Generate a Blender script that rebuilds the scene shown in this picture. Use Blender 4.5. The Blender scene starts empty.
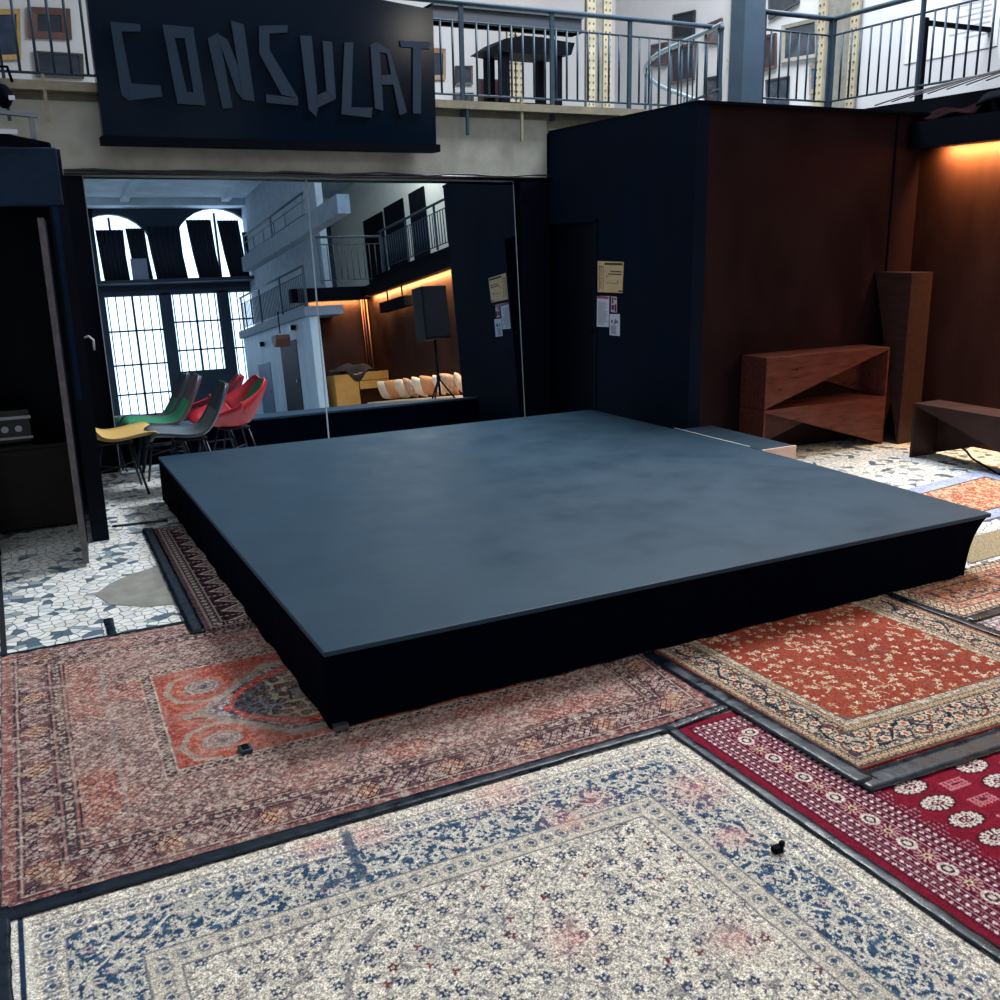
import bpy, bmesh, math, random
import numpy as np
from mathutils import Vector, Matrix
random.seed(7)
S = bpy.context.scene
COL = S.collection
# ------------------------------------------------------------------ colour
def lin(c):
    c = c / 255.0
    return c / 12.92 if c <= 0.04045 else ((c + 0.055) / 1.055) ** 2.4
def rgb(r, g, b): return (lin(r), lin(g), lin(b))
def rgba(r, g, b): return (lin(r), lin(g), lin(b), 1.0)
# ------------------------------------------------------------------ materials
MATS = {}
def mat(name, col, rough=0.6, metal=0.0, spec=0.5, var=0.0, scale=6.0, bump=0.0, bscale=None, rvar=0.0, stretch=None, col2=None, emit=None):
    if name in MATS: return MATS[name]
    m = bpy.data.materials.new(name); m.use_nodes = True
    nt = m.node_tree; N = nt.nodes; L = nt.links
    b = N['Principled BSDF']
    b.inputs['Roughness'].default_value = rough
    b.inputs['Metallic'].default_value = metal
    b.inputs['Specular IOR Level'].default_value = spec
    c = rgba(*col)
    b.inputs['Base Color'].default_value = c
    tc = N.new('ShaderNodeTexCoord'); mp = N.new('ShaderNodeMapping')
    L.new(tc.outputs['Object'], mp.inputs['Vector'])
    if stretch: mp.inputs['Scale'].default_value = stretch
    no = N.new('ShaderNodeTexNoise'); no.inputs['Scale'].default_value = scale; no.inputs['Detail'].default_value = 6
    no.inputs['Roughness'].default_value = 0.62
    L.new(mp.outputs['Vector'], no.inputs['Vector'])
    if var > 0 or col2:
        ra = N.new('ShaderNodeValToRGB')
        ra.color_ramp.elements[0].position = 0.32; ra.color_ramp.elements[1].position = 0.70
        if col2: ra.color_ramp.elements[0].color = c; ra.color_ramp.elements[1].color = rgba(*col2)
        else:
            ra.color_ramp.elements[0].color = tuple(x * (1 - var) for x in c[:3]) + (1,)
            ra.color_ramp.elements[1].color = tuple(min(1, x * (1 + var)) for x in c[:3]) + (1,)
        L.new(no.outputs['Fac'], ra.inputs['Fac']); L.new(ra.outputs['Color'], b.inputs['Base Color'])
    if rvar > 0:
        mr = N.new('ShaderNodeMapRange'); mr.inputs['From Min'].default_value = .3; mr.inputs['From Max'].default_value = .7
        mr.inputs['To Min'].default_value = max(0.02, rough - rvar); mr.inputs['To Max'].default_value = min(1, rough + rvar)
        L.new(no.outputs['Fac'], mr.inputs['Value']); L.new(mr.outputs['Result'], b.inputs['Roughness'])
    if bump > 0:
        n2 = N.new('ShaderNodeTexNoise'); n2.inputs['Scale'].default_value = bscale or scale * 3; n2.inputs['Detail'].default_value = 4
        L.new(mp.outputs['Vector'], n2.inputs['Vector'])
        bp = N.new('ShaderNodeBump'); bp.inputs['Strength'].default_value = bump; bp.inputs['Distance'].default_value = 0.01
        L.new(n2.outputs['Fac'], bp.inputs['Height']); L.new(bp.outputs['Normal'], b.inputs['Normal'])
    if emit:
        b.inputs['Emission Color'].default_value = rgba(*emit[0]); b.inputs['Emission Strength'].default_value = emit[1]
    MATS[name] = m
    return m
# ------------------------------------------------------------------ mesh builder
class MB:
    def __init__(s): s.v = []; s.f = []; s.smooth = []
    def add(s, vs, fs, sm=False):
        o = len(s.v); s.v += [tuple(x) for x in vs]
        for f in fs: s.f.append(tuple(i + o for i in f)); s.smooth.append(sm)
        return s
    def box(s, x0, x1, y0, y1, z0, z1, M=None):
        vs = [Vector(p) for p in ((x0,y0,z0),(x1,y0,z0),(x1,y1,z0),(x0,y1,z0),(x0,y0,z1),(x1,y0,z1),(x1,y1,z1),(x0,y1,z1))]
        if M: vs = [M @ v for v in vs]
        return s.add(vs, [(0,3,2,1),(4,5,6,7),(0,1,5,4),(1,2,6,5),(2,3,7,6),(3,0,4,7)])
    def cyl(s, a, b, r, r2=None, n=10, caps=True):
        a = Vector(a); b = Vector(b); d = (b - a).normalized(); r2 = r if r2 is None else r2
        u = d.orthogonal().normalized(); w = d.cross(u)
        vs = []
        for k in range(n):
            t = 2 * math.pi * k / n; e = u * math.cos(t) + w * math.sin(t)
            vs += [a + e * r, b + e * r2]
        s.add(vs, [(2*k, 2*((k+1) % n), 2*((k+1) % n)+1, 2*k+1) for k in range(n)], True)
        if caps: s.add(vs, [tuple(2*k for k in reversed(range(n))), tuple(2*k+1 for k in range(n))])
        return s
    def tube(s, pts, r, n=8, closed=False):
        pts = [Vector(p) for p in pts]; rings = []; up = None
        for i, p in enumerate(pts):
            d = (pts[min(i+1, len(pts)-1)] - pts[max(i-1, 0)]).normalized()
            if up is None: up = d.orthogonal().normalized()
            up = (up - d * up.dot(d)).normalized(); w = d.cross(up)
            rr = r(i / (len(pts)-1)) if callable(r) else r
            rings.append([p + (up * math.cos(2*math.pi*k/n) + w * math.sin(2*math.pi*k/n)) * rr for k in range(n)])
        vs = [v for R in rings for v in R]; fs = []
        for i in range(len(pts)-1):
            for k in range(n): fs.append((i*n+k, i*n+(k+1) % n, (i+1)*n+(k+1) % n, (i+1)*n+k))
        s.add(vs, fs, True)
        s.add(vs, [tuple(reversed(range(n))), tuple((len(pts)-1)*n+k for k in range(n))])
        return s
    def prism(s, poly, fn, t0, t1):
        """poly: 2-D outline; fn(u, v, t) -> 3-D point; extruded from t0 to t1"""
        n = len(poly)
        vs = [fn(u, v, t0) for u, v in poly] + [fn(u, v, t1) for u, v in poly]
        s.add(vs, [tuple(range(n)), tuple(reversed(range(n, 2*n)))] + [(i, i+n, (i+1) % n + n, (i+1) % n) for i in range(n)])
        return s
    def ball(s, c, r, n=10, sx=1, sy=1, sz=1):
        vs = []; fs = []
        for i in range(n+1):
            a = math.pi * i / n
            for k in range(n*2):
                b = math.pi * k / n
                vs.append((c[0]+r*sx*math.sin(a)*math.cos(b), c[1]+r*sy*math.sin(a)*math.sin(b), c[2]+r*sz*math.cos(a)))
        for i in range(n):
            for k in range(2*n): fs.append((i*2*n+k, (i+1)*2*n+k, (i+1)*2*n+(k+1) % (2*n), i*2*n+(k+1) % (2*n)))
        return s.add(vs, fs, True)
    def build(s, name, m, parent=None, loc=None, bevel=0.0, fix=True):
        me = bpy.data.meshes.new(name)
        me.from_pydata(s.v, [], s.f); me.update()
        if fix:
            bm = bmesh.new(); bm.from_mesh(me)
            bmesh.ops.remove_doubles(bm, verts=bm.verts, dist=1e-6)
            bmesh.ops.recalc_face_normals(bm, faces=bm.faces); bm.to_mesh(me); bm.free()
        sm = s.smooth if len(s.smooth) == len(me.polygons) else [False]*len(me.polygons)
        me.polygons.foreach_set('use_smooth', sm)
        o = bpy.data.objects.new(name, me); COL.objects.link(o)
        me.materials.append(m)
        if loc: o.location = loc
        if parent: o.parent = parent
        if bevel:
            b = o.modifiers.new('bevel', 'BEVEL'); b.width = bevel; b.segments = 2; b.limit_method = 'ANGLE'; b.angle_limit = 0.7
        return o
def tag(o, label, cat, group=None, kind=None):
    o['label'] = label; o['category'] = cat
    if group: o['group'] = group
    if kind: o['kind'] = kind
    return o
def thing(name, label, cat, loc=(0,0,0), rotz=0.0, group=None):
    o = bpy.data.objects.new(name, None); COL.objects.link(o)
    o.location = loc; o.rotation_euler = (0, 0, rotz); o.empty_display_size = 0.1
    return tag(o, label, cat, group)
def struct(name, mb, m, **k):
    o = mb.build(name, m, **k); o['kind'] = 'structure'; return o
def copy_tree(o, parent=None):
    c = o.copy(); COL.objects.link(c)
    if parent: c.parent = parent
    for ch in list(o.children): copy_tree(ch, c)
    return c
def B(*a): return MB().box(*a)
# ------------------------------------------------------------------ camera
cam = bpy.data.cameras.new('camera'); co = bpy.data.objects.new('camera', cam); COL.objects.link(co)
yaw, pitch, roll, F = (0.46887, -0.25898, -0.01935, 984.76)
fw = Vector((math.sin(yaw)*math.cos(pitch), math.cos(yaw)*math.cos(pitch), math.sin(pitch)))
ri = Vector((math.cos(yaw), -math.sin(yaw), 0)); up = ri.cross(fw)
c_, s_ = math.cos(roll), math.sin(roll)
ri, up = c_*ri + s_*up, -s_*ri + c_*up
mw = Matrix((ri, up, -fw)).transposed().to_4x4(); mw.translation = Vector((-0.9431, -3.3212, 1.8))
co.matrix_world = mw
cam.sensor_width = 36.0; cam.lens = F * 36.0 / 1000.0; cam.clip_start = 0.05; cam.clip_end = 200
S.camera = co
# ------------------------------------------------------------------ shared materials
M_navy   = mat('painted_navy_plywood', (3,18,36), 0.75, spec=0.08, var=0.3, scale=2.0, rvar=0.1, bump=0.05)
M_brown  = mat('dark_brown_plywood', (42,24,23), 0.5, spec=0.08, var=0.4, scale=2.2, rvar=0.12, stretch=(1,1,.35), bump=0.05)
M_black  = mat('matt_black', (3,7,18), 0.75, spec=0.06)
M_black_gloss = mat('gloss_black', (2,17,34), 0.14, spec=0.12)
M_concrete = mat('grey_beige_concrete', (172,172,164), 0.85, var=0.22, scale=3.0, bump=0.15, bscale=40)
M_white  = mat('white_plaster', (158,160,166), 0.85, var=0.04, scale=1.5)
M_rail   = mat('blue_grey_painted_steel', (48,66,82), 0.5, spec=.2, var=0.15, scale=8)
M_raildk = mat('dark_grey_steel', (52,66,80), 0.45, var=0.2, scale=9)
M_iron   = mat('cream_painted_iron', (136,130,112), 0.55, var=0.25, scale=7)
M_rivet  = mat('dark_iron_rivets', (70,64,52), 0.6)
M_greyiron = mat('grey_iron', (96,96,92), 0.6, var=.3, scale=8)
M_skirt  = mat('black_stage_cloth', (1,4,17), 0.9, spec=0.02, var=.2, scale=30)
M_deck   = mat('dark_blue_grey_stage_vinyl', (33,58,76), 0.5, spec=0.2, var=0.10, scale=2.6, rvar=0.10, bump=0.05, bscale=60)
M_tape   = mat('shiny_black_tape', (12,27,42), 0.34, spec=0.28, var=0.5, scale=20, bump=0.18, bscale=24, rvar=.15)
M_wood   = mat('rust_brown_stained_wood', (84,44,38), 0.36, spec=.3, var=0.45, scale=5, stretch=(1,6,6), rvar=.12, bump=.08)
M_paleply= mat('raw_plywood', (205,180,165), 0.7, var=.1, scale=8)
M_metal  = mat('brushed_metal', (150,155,165), 0.35, metal=0.9)
M_chrome = mat('dull_steel', (120,125,135), 0.3, metal=0.8)
M_paper  = mat('white_paper', (205,210,225), 0.8, spec=.2)
M_glass  = mat('mirror_glass', (205,222,235), 0.0, metal=1.0)

# ------------------------------------------------------------------ floor: crazy-paved marble
def floor_material():
    m = bpy.data.materials.new('crazy_paved_marble'); m.use_nodes = True
    nt = m.node_tree; N = nt.nodes; L = nt.links; b = N['Principled BSDF']
    tc = N.new('ShaderNodeTexCoord')
    wn = N.new('ShaderNodeTexNoise'); wn.inputs['Scale'].default_value = 7; wn.inputs['Detail'].default_value = 2
    L.new(tc.outputs['Object'], wn.inputs['Vector'])
    ad = N.new('ShaderNodeMixRGB'); ad.blend_type = 'ADD'; ad.inputs['Fac'].default_value = 0.055
    L.new(tc.outputs['Object'], ad.inputs[1]); L.new(wn.outputs['Color'], ad.inputs[2])
    v1 = N.new('ShaderNodeTexVoronoi'); v1.feature = 'DISTANCE_TO_EDGE'; v1.voronoi_dimensions = '2D'; v1.inputs['Scale'].default_value = 19
    v2 = N.new('ShaderNodeTexVoronoi'); v2.feature = 'F1'; v2.voronoi_dimensions = '2D'; v2.inputs['Scale'].default_value = 19
    L.new(ad.outputs['Color'], v1.inputs['Vector']); L.new(ad.outputs['Color'], v2.inputs['Vector'])
    sp = N.new('ShaderNodeSeparateColor'); L.new(v2.outputs['Color'], sp.inputs['Color'])
    ra = N.new('ShaderNodeValToRGB'); ra.color_ramp.interpolation = 'CONSTANT'
    E = ra.color_ramp.elements
    E[0].position = 0; E[0].color = rgba(92,112,128)
    E[1].position = 0.10; E[1].color = rgba(150,164,174)
    for p, c in ((0.19, (238,238,234)), (0.5, (238,240,240)), (0.72, (224,224,218)), (0.88, (214,222,228))):
        e = E.new(p); e.color = rgba(*c)
    L.new(sp.outputs['Red'], ra.inputs['Fac'])
    n2 = N.new('ShaderNodeTexNoise'); n2.inputs['Scale'].default_value = 18; n2.inputs['Detail'].default_value = 5
    L.new(tc.outputs['Object'], n2.inputs['Vector'])
    mr = N.new('ShaderNodeMapRange'); mr.inputs['To Min'].default_value = 0.72; mr.inputs['To Max'].default_value = 1.12
    L.new(n2.outputs['Fac'], mr.inputs['Value'])
    mu = N.new('ShaderNodeMixRGB'); mu.blend_type = 'MULTIPLY'; mu.inputs['Fac'].default_value = 1
    L.new(ra.outputs['Color'], mu.inputs[1]); L.new(mr.outputs['Result'], mu.inputs[2])
    er = N.new('ShaderNodeValToRGB'); er.color_ramp.elements[0].position = 0.012; er.color_ramp.elements[1].position = 0.075
    L.new(v1.outputs['Distance'], er.inputs['Fac'])
    mx = N.new('ShaderNodeMixRGB'); mx.inputs[1].default_value = rgba(46,54,64)
    L.new(er.outputs['Color'], mx.inputs['Fac']); L.new(mu.outputs['Color'], mx.inputs[2])
    L.new(mx.outputs['Color'], b.inputs['Base Color'])
    b.inputs['Roughness'].default_value = 0.45; b.inputs['Specular IOR Level'].default_value = 0.3
    return m
M_floor = floor_material()
struct('floor', B(-7,9,-14,10.5,-0.2,0), M_floor)

# ------------------------------------------------------------------ room shell
YW = 5.19
struct('wall_back', B(-7,4.2,YW+.10,YW+.3,0,2.36), M_navy)
struct('trim_1', B(-7,3.93,YW-.005,YW+.25,2.33,2.86), M_concrete)             # concrete fascia beam
led = B(-7,6.0,YW+.05,YW+.25,2.80,2.93); led.box(-7,6.0,YW-.11,YW+.25,2.92,2.985)
struct('trim_2', led, M_iron)                                                # projecting gallery ledge
struct('floor_gallery', B(-7,8.1,YW+.24,10.3,2.80,2.96), M_concrete)
struct('wall_upper_back', B(-7,8.2,10.2,10.4,2.9,6.6), M_white)
struct('wall_upper_right', B(8.0,8.2,-1,10.2,2.9,6.6), M_white)
struct('wall_upper_side', B(8.0,8.2,-13,-1,2.9,6.6), mat('plaster_lit_by_colour', (236,234,224), .85, var=.05))  # far stretch of the same wall, colour lightened to make up for weak light
# the projecting black room on the right (door opening in its left flank)
XF, YC, ZT = 3.95, 2.97, 2.75
w = B(XF,XF+.12,YC,4.33,0,ZT); w.box(XF,XF+.12,4.33,YW+.12,1.93,ZT)
struct('wall_partition', w, M_navy)
M_lobby = mat('dark_lobby_wood', (31,17,22), 0.42, spec=.08, var=.4, scale=2.0, rvar=.12, stretch=(1,1,.35), bump=.05)
struct('wall_lobby', B(XF+.12,6.42,YC+.06,YC+.16,0,ZT), M_lobby)
struct('trim_12', MB().box(6.10,6.115,YC+.045,YC+.06,0,ZT), M_black)
struct('trim_3', B(XF,6.9,YC-.02,YW,ZT,ZT+.02), M_black)
struct('wall_right', B(6.42,6.55,-6.5,YC+.1,0,2.66), M_brown)
struct('trim_4', B(6.24,6.55,-6.5,YC+.05,2.48,2.69), M_black)                  # dark beam hiding the warm strip lamps
struct('floor_right_gallery', B(6.5,8.1,-6.5,4.6,2.72,2.9), M_black)
d = struct('door_1', B(XF+.06,XF+.10,4.36,YW+.12,0.05,1.93), mat('black_blue_door', (2,5,18), .5, spec=.08))
MB().box(XF-.012,XF+.02,4.325,4.36,0,1.95).box(XF-.012,XF+.02,4.325,YW,1.93,1.965).build('door_frame', M_navy, d)
MB().box(XF+.0,XF+.06,4.4,4.46,.95,.98).build('door_handle', M_black, d)
struct('trim_5', B(XF,XF+.12,4.36,YW,0,.05), mat('pale_threshold', (150,165,175), .6))
struct('trim_6', MB().box(3.64,3.95,YW-.02,YW+.1,0,2.33).box(-.46,-.17,YW-.02,YW+.1,0,2.33), mat('black_wall_strip', (3,9,24), .5, spec=.08))
# far hall behind the photographer, seen in the mirrors
M_dkblue = mat('dark_teal_painted_wall', (32,52,72), 0.7, var=.2, scale=2)
M_pale = mat('pale_blue_panelling', (168,192,214), 0.6, var=.15, scale=3, stretch=(1,1,.3))
fwm = MB()
fwm.box(-1,1.92,-13.2,-13,0,6.2).box(3.3,3.52,-13.2,-13,0,3.5).box(4.76,4.98,-13.2,-13,0,3.5).box(5.7,8.2,-13.2,-13,0,6.2)
fwm.box(1.92,5.7,-13.2,-13,3.45,3.78).box(1.92,3.3,-13.2,-13,0,.48).box(3.52,4.76,-13.2,-13,0,1.48).box(4.98,5.7,-13.2,-13,0,.9)
# lunette wall with two arches
def lunette(mb, x0, x1, cx, r, zs, ztop, z0):
    n = 14; P = [(cx - r*math.cos(math.pi*k/n), zs + r*math.sin(math.pi*k/n)) for k in range(n+1)]
    for k in range(n):
        a, b = P[k], P[k+1]
        mb.prism([(a[0], a[1]), (b[0], b[1]), (b[0], ztop), (a[0], ztop)], lambda u, v, t: (u, t, v), -13.2, -13.0)
    if cx - r > x0: mb.box(x0, cx-r, -13.2, -13, z0, ztop)
    if x1 > cx + r: mb.box(cx+r, x1, -13.2, -13, z0, ztop)
lunette(fwm, 1.92, 3.55, 2.3, 1.02, 4.45, 6.2, 3.78)
lunette(fwm, 3.55, 6.2, 4.9, 1.13, 4.48, 6.2, 3.78)
struct('wall_front', fwm, M_dkblue, fix=False)
struct('ceiling', MB().box(-1,8.2,-13.2,-7.5,5.78,6.0).box(-1,8.2,-13.0,-12.6,5.6,5.78).box(2.55,2.75,-12.6,-7.5,5.68,5.78).box(5.0,5.2,-12.6,-7.5,5.68,5.78),
       mat('grey_blue_plaster', (196,214,226), .8, var=.2, scale=1.2))
struct('wall_hall', B(4.9,5.1,-11.5,-5.8,0,2.12), M_pale)
struct('wall_hall_end', B(5.1,6.42,-6.7,-6.5,0,2.5), M_brown)
struct('trim_7', MB().box(4.75,6.6,-6.55,-6.35,2.45,2.72), M_black)
struct('trim_8', B(4.8,5.6,-11.5,-5.75,2.12,2.3), mat('gallery_edge', (110,130,150), .7))
struct('trim_9', B(4.82,5.05,-10.4,-3.2,3.62,3.95), mat('pale_concrete_beam', (118,136,154), .8, var=.15))
struct('wall_upper_hall', B(5.6,5.75,-13,-6.7,2.3,5.78), mat('grey_blue_upper_wall', (150,166,182), .8, var=.15))
WIN = mat('daylight_through_panes', (235,245,255), .4, emit=((228,240,255), 2.6))
M_mull = mat('dark_window_iron', (30,44,58), .6)
def window(name, x0, x1, z0, z1, cols, rows, bars, arch=None):
    p = MB()
    if arch:
        cx, r, zs = arch; n = 14
        poly = [(cx - r*math.cos(math.pi*k/n), zs + r*math.sin(math.pi*k/n)) for k in range(n+1)] + [(cx+r, z0), (cx-r, z0)]
        p.prism(poly, lambda u, v, t: (u, t, v), -13.19, -13.15)
        x0, x1 = cx-r, cx+r
    else: p.box(x0, x1, -13.19, -13.15, z0, z1)
    o = struct(name, p, WIN)
    f = MB()
    for k in range(1, cols): x = x0+(x1-x0)*k/cols; f.box(x-.025, x+.025, -13.14, -13.08, z0, z1)
    for z in rows: f.box(x0, x1, -13.14, -13.08, z-.02, z+.02)
    f.box(x0, x0+.04, -13.14, -13.06, z0, z1).box(x1-.04, x1, -13.14, -13.06, z0, z1)
    f.build('window_frame', M_mull, o)
    if bars:
        g = MB()
        for k in range(bars): x = x0+(x1-x0)*(k+.5)/bars; g.box(x-.013, x+.013, -13.145, -13.125, z0, z1)
        g.build('window_bars', mat('thin_grey_bars', (44,58,74), .6), o)
window('window_1', 1.92, 3.3, .48, 3.45, 2, (1.0,1.74,2.59), 7)
window('window_2', 3.52, 4.76, 1.48, 3.45, 2, (2.02,2.75), 7)
window('window_3', 4.98, 5.7, .9, 3.45, 1, (2.0,2.75), 4)
window('window_4', 0, 0, 3.78, 5.4, 2, (), 0, arch=(2.3,1.02,4.45))
window('window_5', 0, 0, 3.78, 5.5, 2, (), 0, arch=(4.9,1.13,4.48))
# concrete repair in the marble paving, floor joint
pp = [(-0.637,2.099,0.000), (-0.546,2.247,-0.000), (-0.428,2.352,-0.000), (-0.220,2.457,0.000), (-0.217,2.038,0.000), (-0.220,1.721,0.000), (-0.404,1.760,0.000), (-0.583,1.897,-0.000)]
struct('floor_repair', MB().prism([(p[0],p[1]) for p in pp], lambda u,v,t: (u,v,t), .0, .003), mat('grey_cement_patch', (134,134,128), .9, var=.2, scale=9, bump=.1))
struct('trim_10', MB().box(-1.10,-1.075,1.42,5.1,0,.004), mat('dark_floor_joint', (16,22,30), .6))
# ================================================================== stage
st = thing('stage_platform', 'large low stage with dark blue-grey top and black cloth skirt', 'stage', (0,0,0))
SX, SY, SH = 3.68, 3.96, .336
edge = [(-.008,-.01),(1.2,-.005),(2.5,0),(SX,0),(3.725,.8),(3.745,1.6),(3.735,2.4),(3.70,3.2),(3.66,SY),(1.8,SY),(0,SY)]
MB().prism(edge, lambda u,v,t: (u,v,t), SH-.022, SH).build('deck', M_deck, st, bevel=.004)
def skirt():
    per = []
    n = 40
    for k in range(n): per.append((SX*k/n, 0.0, 0, -1))
    for k in range(n):
        t = k/n; per.append((SX+.065*math.sin(math.pi*t)-.02*t, SY*t, 1, 0))
    for k in range(n): per.append((SX-.02-(SX-.02)*k/n, SY, 0, 1))
    for k in range(n): per.append((0, SY-SY*k/n, -1, 0))
    levels = [SH-.02, .29, .26, .22, .17, .12, .06, .014]
    mb = MB(); vs = []; m = len(per)
    for z in levels:
        h = SH - z
        for i, (x, y, nx, ny) in enumerate(per):
            wv = .006*math.sin(i*1.9)*min(1, h/.1) + .004*math.sin(i*.73)
            ins = .0
            if nx == 1 or (ny == -1 and x > SX-.35) : 
                f = 1 if nx == 1 else max(0,(x-(SX-.35))/.35)**2
                ins = .17*(1-math.exp(-h/.10))*f*(1-.5*(y/SY))
            px = x + nx*(wv-.006) - (ins if (nx == 1 or ny == -1) else 0)
            py = y + ny*(wv-.006)
            vs.append((px, py, z))
    fs = [(l*m+i, l*m+(i+1)%m, (l+1)*m+(i+1)%m, (l+1)*m+i) for l in range(len(levels)-1) for i in range(m)]
    mb.add(vs, fs, True)
    return mb
skirt().build('skirt', M_skirt, st)
MB().box(.010,.065,-.026,.03,.013,.034).build('foot', M_chrome, st)
MB().tube([(3.74,2.86,SH+.001),(3.745,2.4,SH+.001),(3.755,2.0,SH+.001)], .004, 6).build('edging', mat('worn_white_edge', (215,220,225), .6), st)
bx = thing('step_box', 'narrow dark step box with raw wood end beside the stage', 'step', (4.03,2.4,0))
MB().box(-.165,.15,-.40,.55,.015,.30).build('top', mat('step_dark_top', (38,58,74), .5, spec=.2, var=.2), bx, bevel=.004)
MB().box(-.165,.15,-.418,-.401,.0,.302).build('end_panel', M_paleply, bx)
# ================================================================== mirrors
MY0, MLEAN, MEPS = (5.055, .0784, .0074)
def mirror(label, xa, xb, ztop):
    o = bpy.data.objects.new('wall_mirror', None); COL.objects.link(o); o.location = (0,0,0)
    n = Vector((math.sin(MEPS)*math.cos(MLEAN), -math.cos(MEPS)*math.cos(MLEAN), math.sin(MLEAN)))
    ex = Vector((math.cos(MEPS), math.sin(MEPS), 0)); ez = n.cross(ex); ez = ez if ez.z > 0 else -ez
    o0 = Vector((2.0, MY0, 0))
    def f(u, v, t): return o0 + ex*(u-2.0) + ez*v + n*t
    MB().prism([(xa,.005),(xb,.005),(xb,ztop),(xa,ztop)], f, -.006, 0).build('glass', M_glass, o)
    MB().prism([(xa,.0),(xb,.0),(xb,ztop),(xa,ztop)], f, -.016, -.007).build('backing_board', M_black, o)
    for a_, b_ in ((xa-.006, xa), (xb, xb+.005)):
        MB().prism([(a_,.0),(b_,.0),(b_,ztop),(a_,ztop)], f, -.012, .004).build('edge_strip', mat('bright_cut_edge', (150,165,180), .4), o)
    return tag(o, label, 'mirror', 'tall mirrors leaning on the back wall')
mirror('tall leaning mirror panel behind the shell chairs, showing the windows', -.155, 1.60, 2.335)
mirror('tall leaning mirror panel beside the black door, showing the loudspeaker', 1.612, 3.60, 2.335)
# black conduit across the head of the mirrors
c = thing('conduit', 'long black pipe running above the mirrors under the concrete beam', 'pipe', (1.9,5.12,2.35))
MB().tube([(-2.2,-.0,.0),(-1,-.0,.003),(0,0,-.012),(1,0,-.006),(2.03,0,-.02)], .020, 10).build('pipe', mat('black_pipe', (10,14,24), .25, spec=.7), c)
MB().tube([(-2.2+.211*k, -.028, .012+.010*math.sin(k*1.7)) for k in range(21)], .008, 6).build('cable', mat('dull_cable', (36,42,52), .4), c)
for k in (-1.7,-.75,.32,1.3): pass
# ================================================================== CONSULAT sign
sg = thing('shop_sign', 'large black sign board with raised letters above the mirrors', 'sign', (1.35,4.98,2.6))
def sgp(o): return (-1.35,-4.98,-2.6)
sx0, sx1 = 0.0, 2.72
MB().prism([(-.003,2.60),(2.71,2.60),(2.72,3.675),(2.2,3.72),(-.01,3.74)], lambda u,v,t:(u-1.35,t-4.98,v-2.6), 4.98, 5.10).build('board', M_black_gloss, sg)
MB().box(-1.37,1.375,-.05,.13,-.06,.0).build('ledge', M_black, sg)
LET = mat('satin_navy_letter_plate', (22,43,64), .35, spec=.3, var=.08, scale=5)
LETED = LET
def letter(name, polys, holes=None):
    mb = MB()
    for i_, poly in enumerate(polys):
        mb.prism([(p[0]-1.35, p[2]-2.6) for p in poly], lambda u,v,t:(u,t,v), -.022-.0015*i_, -.004)
    return mb.build(name, LET, sg)
def z3(pts): return pts
letter('letter_c', [[(0.133,4.980,3.392),(0.342,4.980,3.386),(0.337,4.980,3.338),(0.202,4.980,3.329),(0.140,4.980,3.271)],
   [(0.131,4.980,3.378),(0.202,4.980,3.329),(0.233,4.980,2.967),(0.199,4.980,2.853),(0.154,4.980,2.893)],
   [(0.234,4.980,2.974),(0.442,4.980,2.969),(0.448,4.980,2.892),(0.199,4.980,2.853)]])
letter('letter_o', [[(0.500,4.980,3.398),(0.726,4.980,3.393),(0.726,4.980,3.316),(0.506,4.980,3.308)],
   [(0.507,4.980,3.322),(0.579,4.980,3.313),(0.635,4.980,2.914),(0.554,4.980,2.846)],
   [(0.653,4.980,3.318),(0.727,4.980,3.323),(0.764,4.980,2.840),(0.689,4.980,2.844)],
   [(0.548,4.980,2.932),(0.757,4.980,2.934),(0.764,4.980,2.840),(0.554,4.980,2.846)]])
letter('letter_n', [[(0.824,4.980,3.322),(0.911,4.980,3.371),(0.971,4.980,2.834),(0.893,4.980,2.823)],
   [(0.895,4.980,3.363),(0.976,4.980,3.325),(1.112,4.980,2.928),(1.062,4.980,2.889),(1.012,4.980,2.953)],
   [(1.011,4.980,3.462),(1.109,4.980,3.441),(1.148,4.980,2.885),(1.062,4.980,2.896)]])
letter('letter_s', [[(1.227,4.980,3.441),(1.457,4.980,3.461),(1.449,4.980,3.407),(1.306,4.980,3.392),(1.296,4.980,3.266),(1.214,4.980,3.240)],
   [(1.214,4.980,3.240),(1.296,4.980,3.274),(1.502,4.980,2.924),(1.369,4.980,2.946)],
   [(1.244,4.980,2.944),(1.502,4.980,2.924),(1.494,4.980,2.869),(1.239,4.980,2.881)]])
letter('letter_u', [[(1.550,4.980,3.391),(1.645,4.980,3.397),(1.665,4.980,2.936),(1.664,4.980,2.864),(1.643,4.980,2.791),(1.583,4.980,2.842)],
   [(1.654,4.980,2.949),(1.740,4.980,2.991),(1.817,4.980,2.931),(1.664,4.980,2.864)],
   [(1.733,4.980,3.366),(1.812,4.980,3.362),(1.817,4.980,2.931),(1.740,4.980,2.991)]])
letter('letter_l', [[(1.918,4.980,3.365),(1.993,4.980,3.373),(1.946,4.980,2.871),(1.857,4.980,2.817)],
   [(1.873,4.980,2.872),(2.130,4.980,2.878),(2.117,4.980,2.799),(1.857,4.980,2.817)]])
letter('letter_a', [[(2.139,4.980,3.356),(2.188,4.980,3.386),(2.220,4.980,3.315),(2.227,4.980,2.858),(2.154,4.980,2.873)],
   [(2.188,4.980,3.386),(2.306,4.980,3.336),(2.440,4.980,2.854),(2.371,4.980,2.828),(2.281,4.980,3.304),(2.193,4.980,3.314)],
   [(2.219,4.980,3.131),(2.317,4.980,3.144),(2.327,4.980,3.066),(2.219,4.980,3.061)]])
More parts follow.
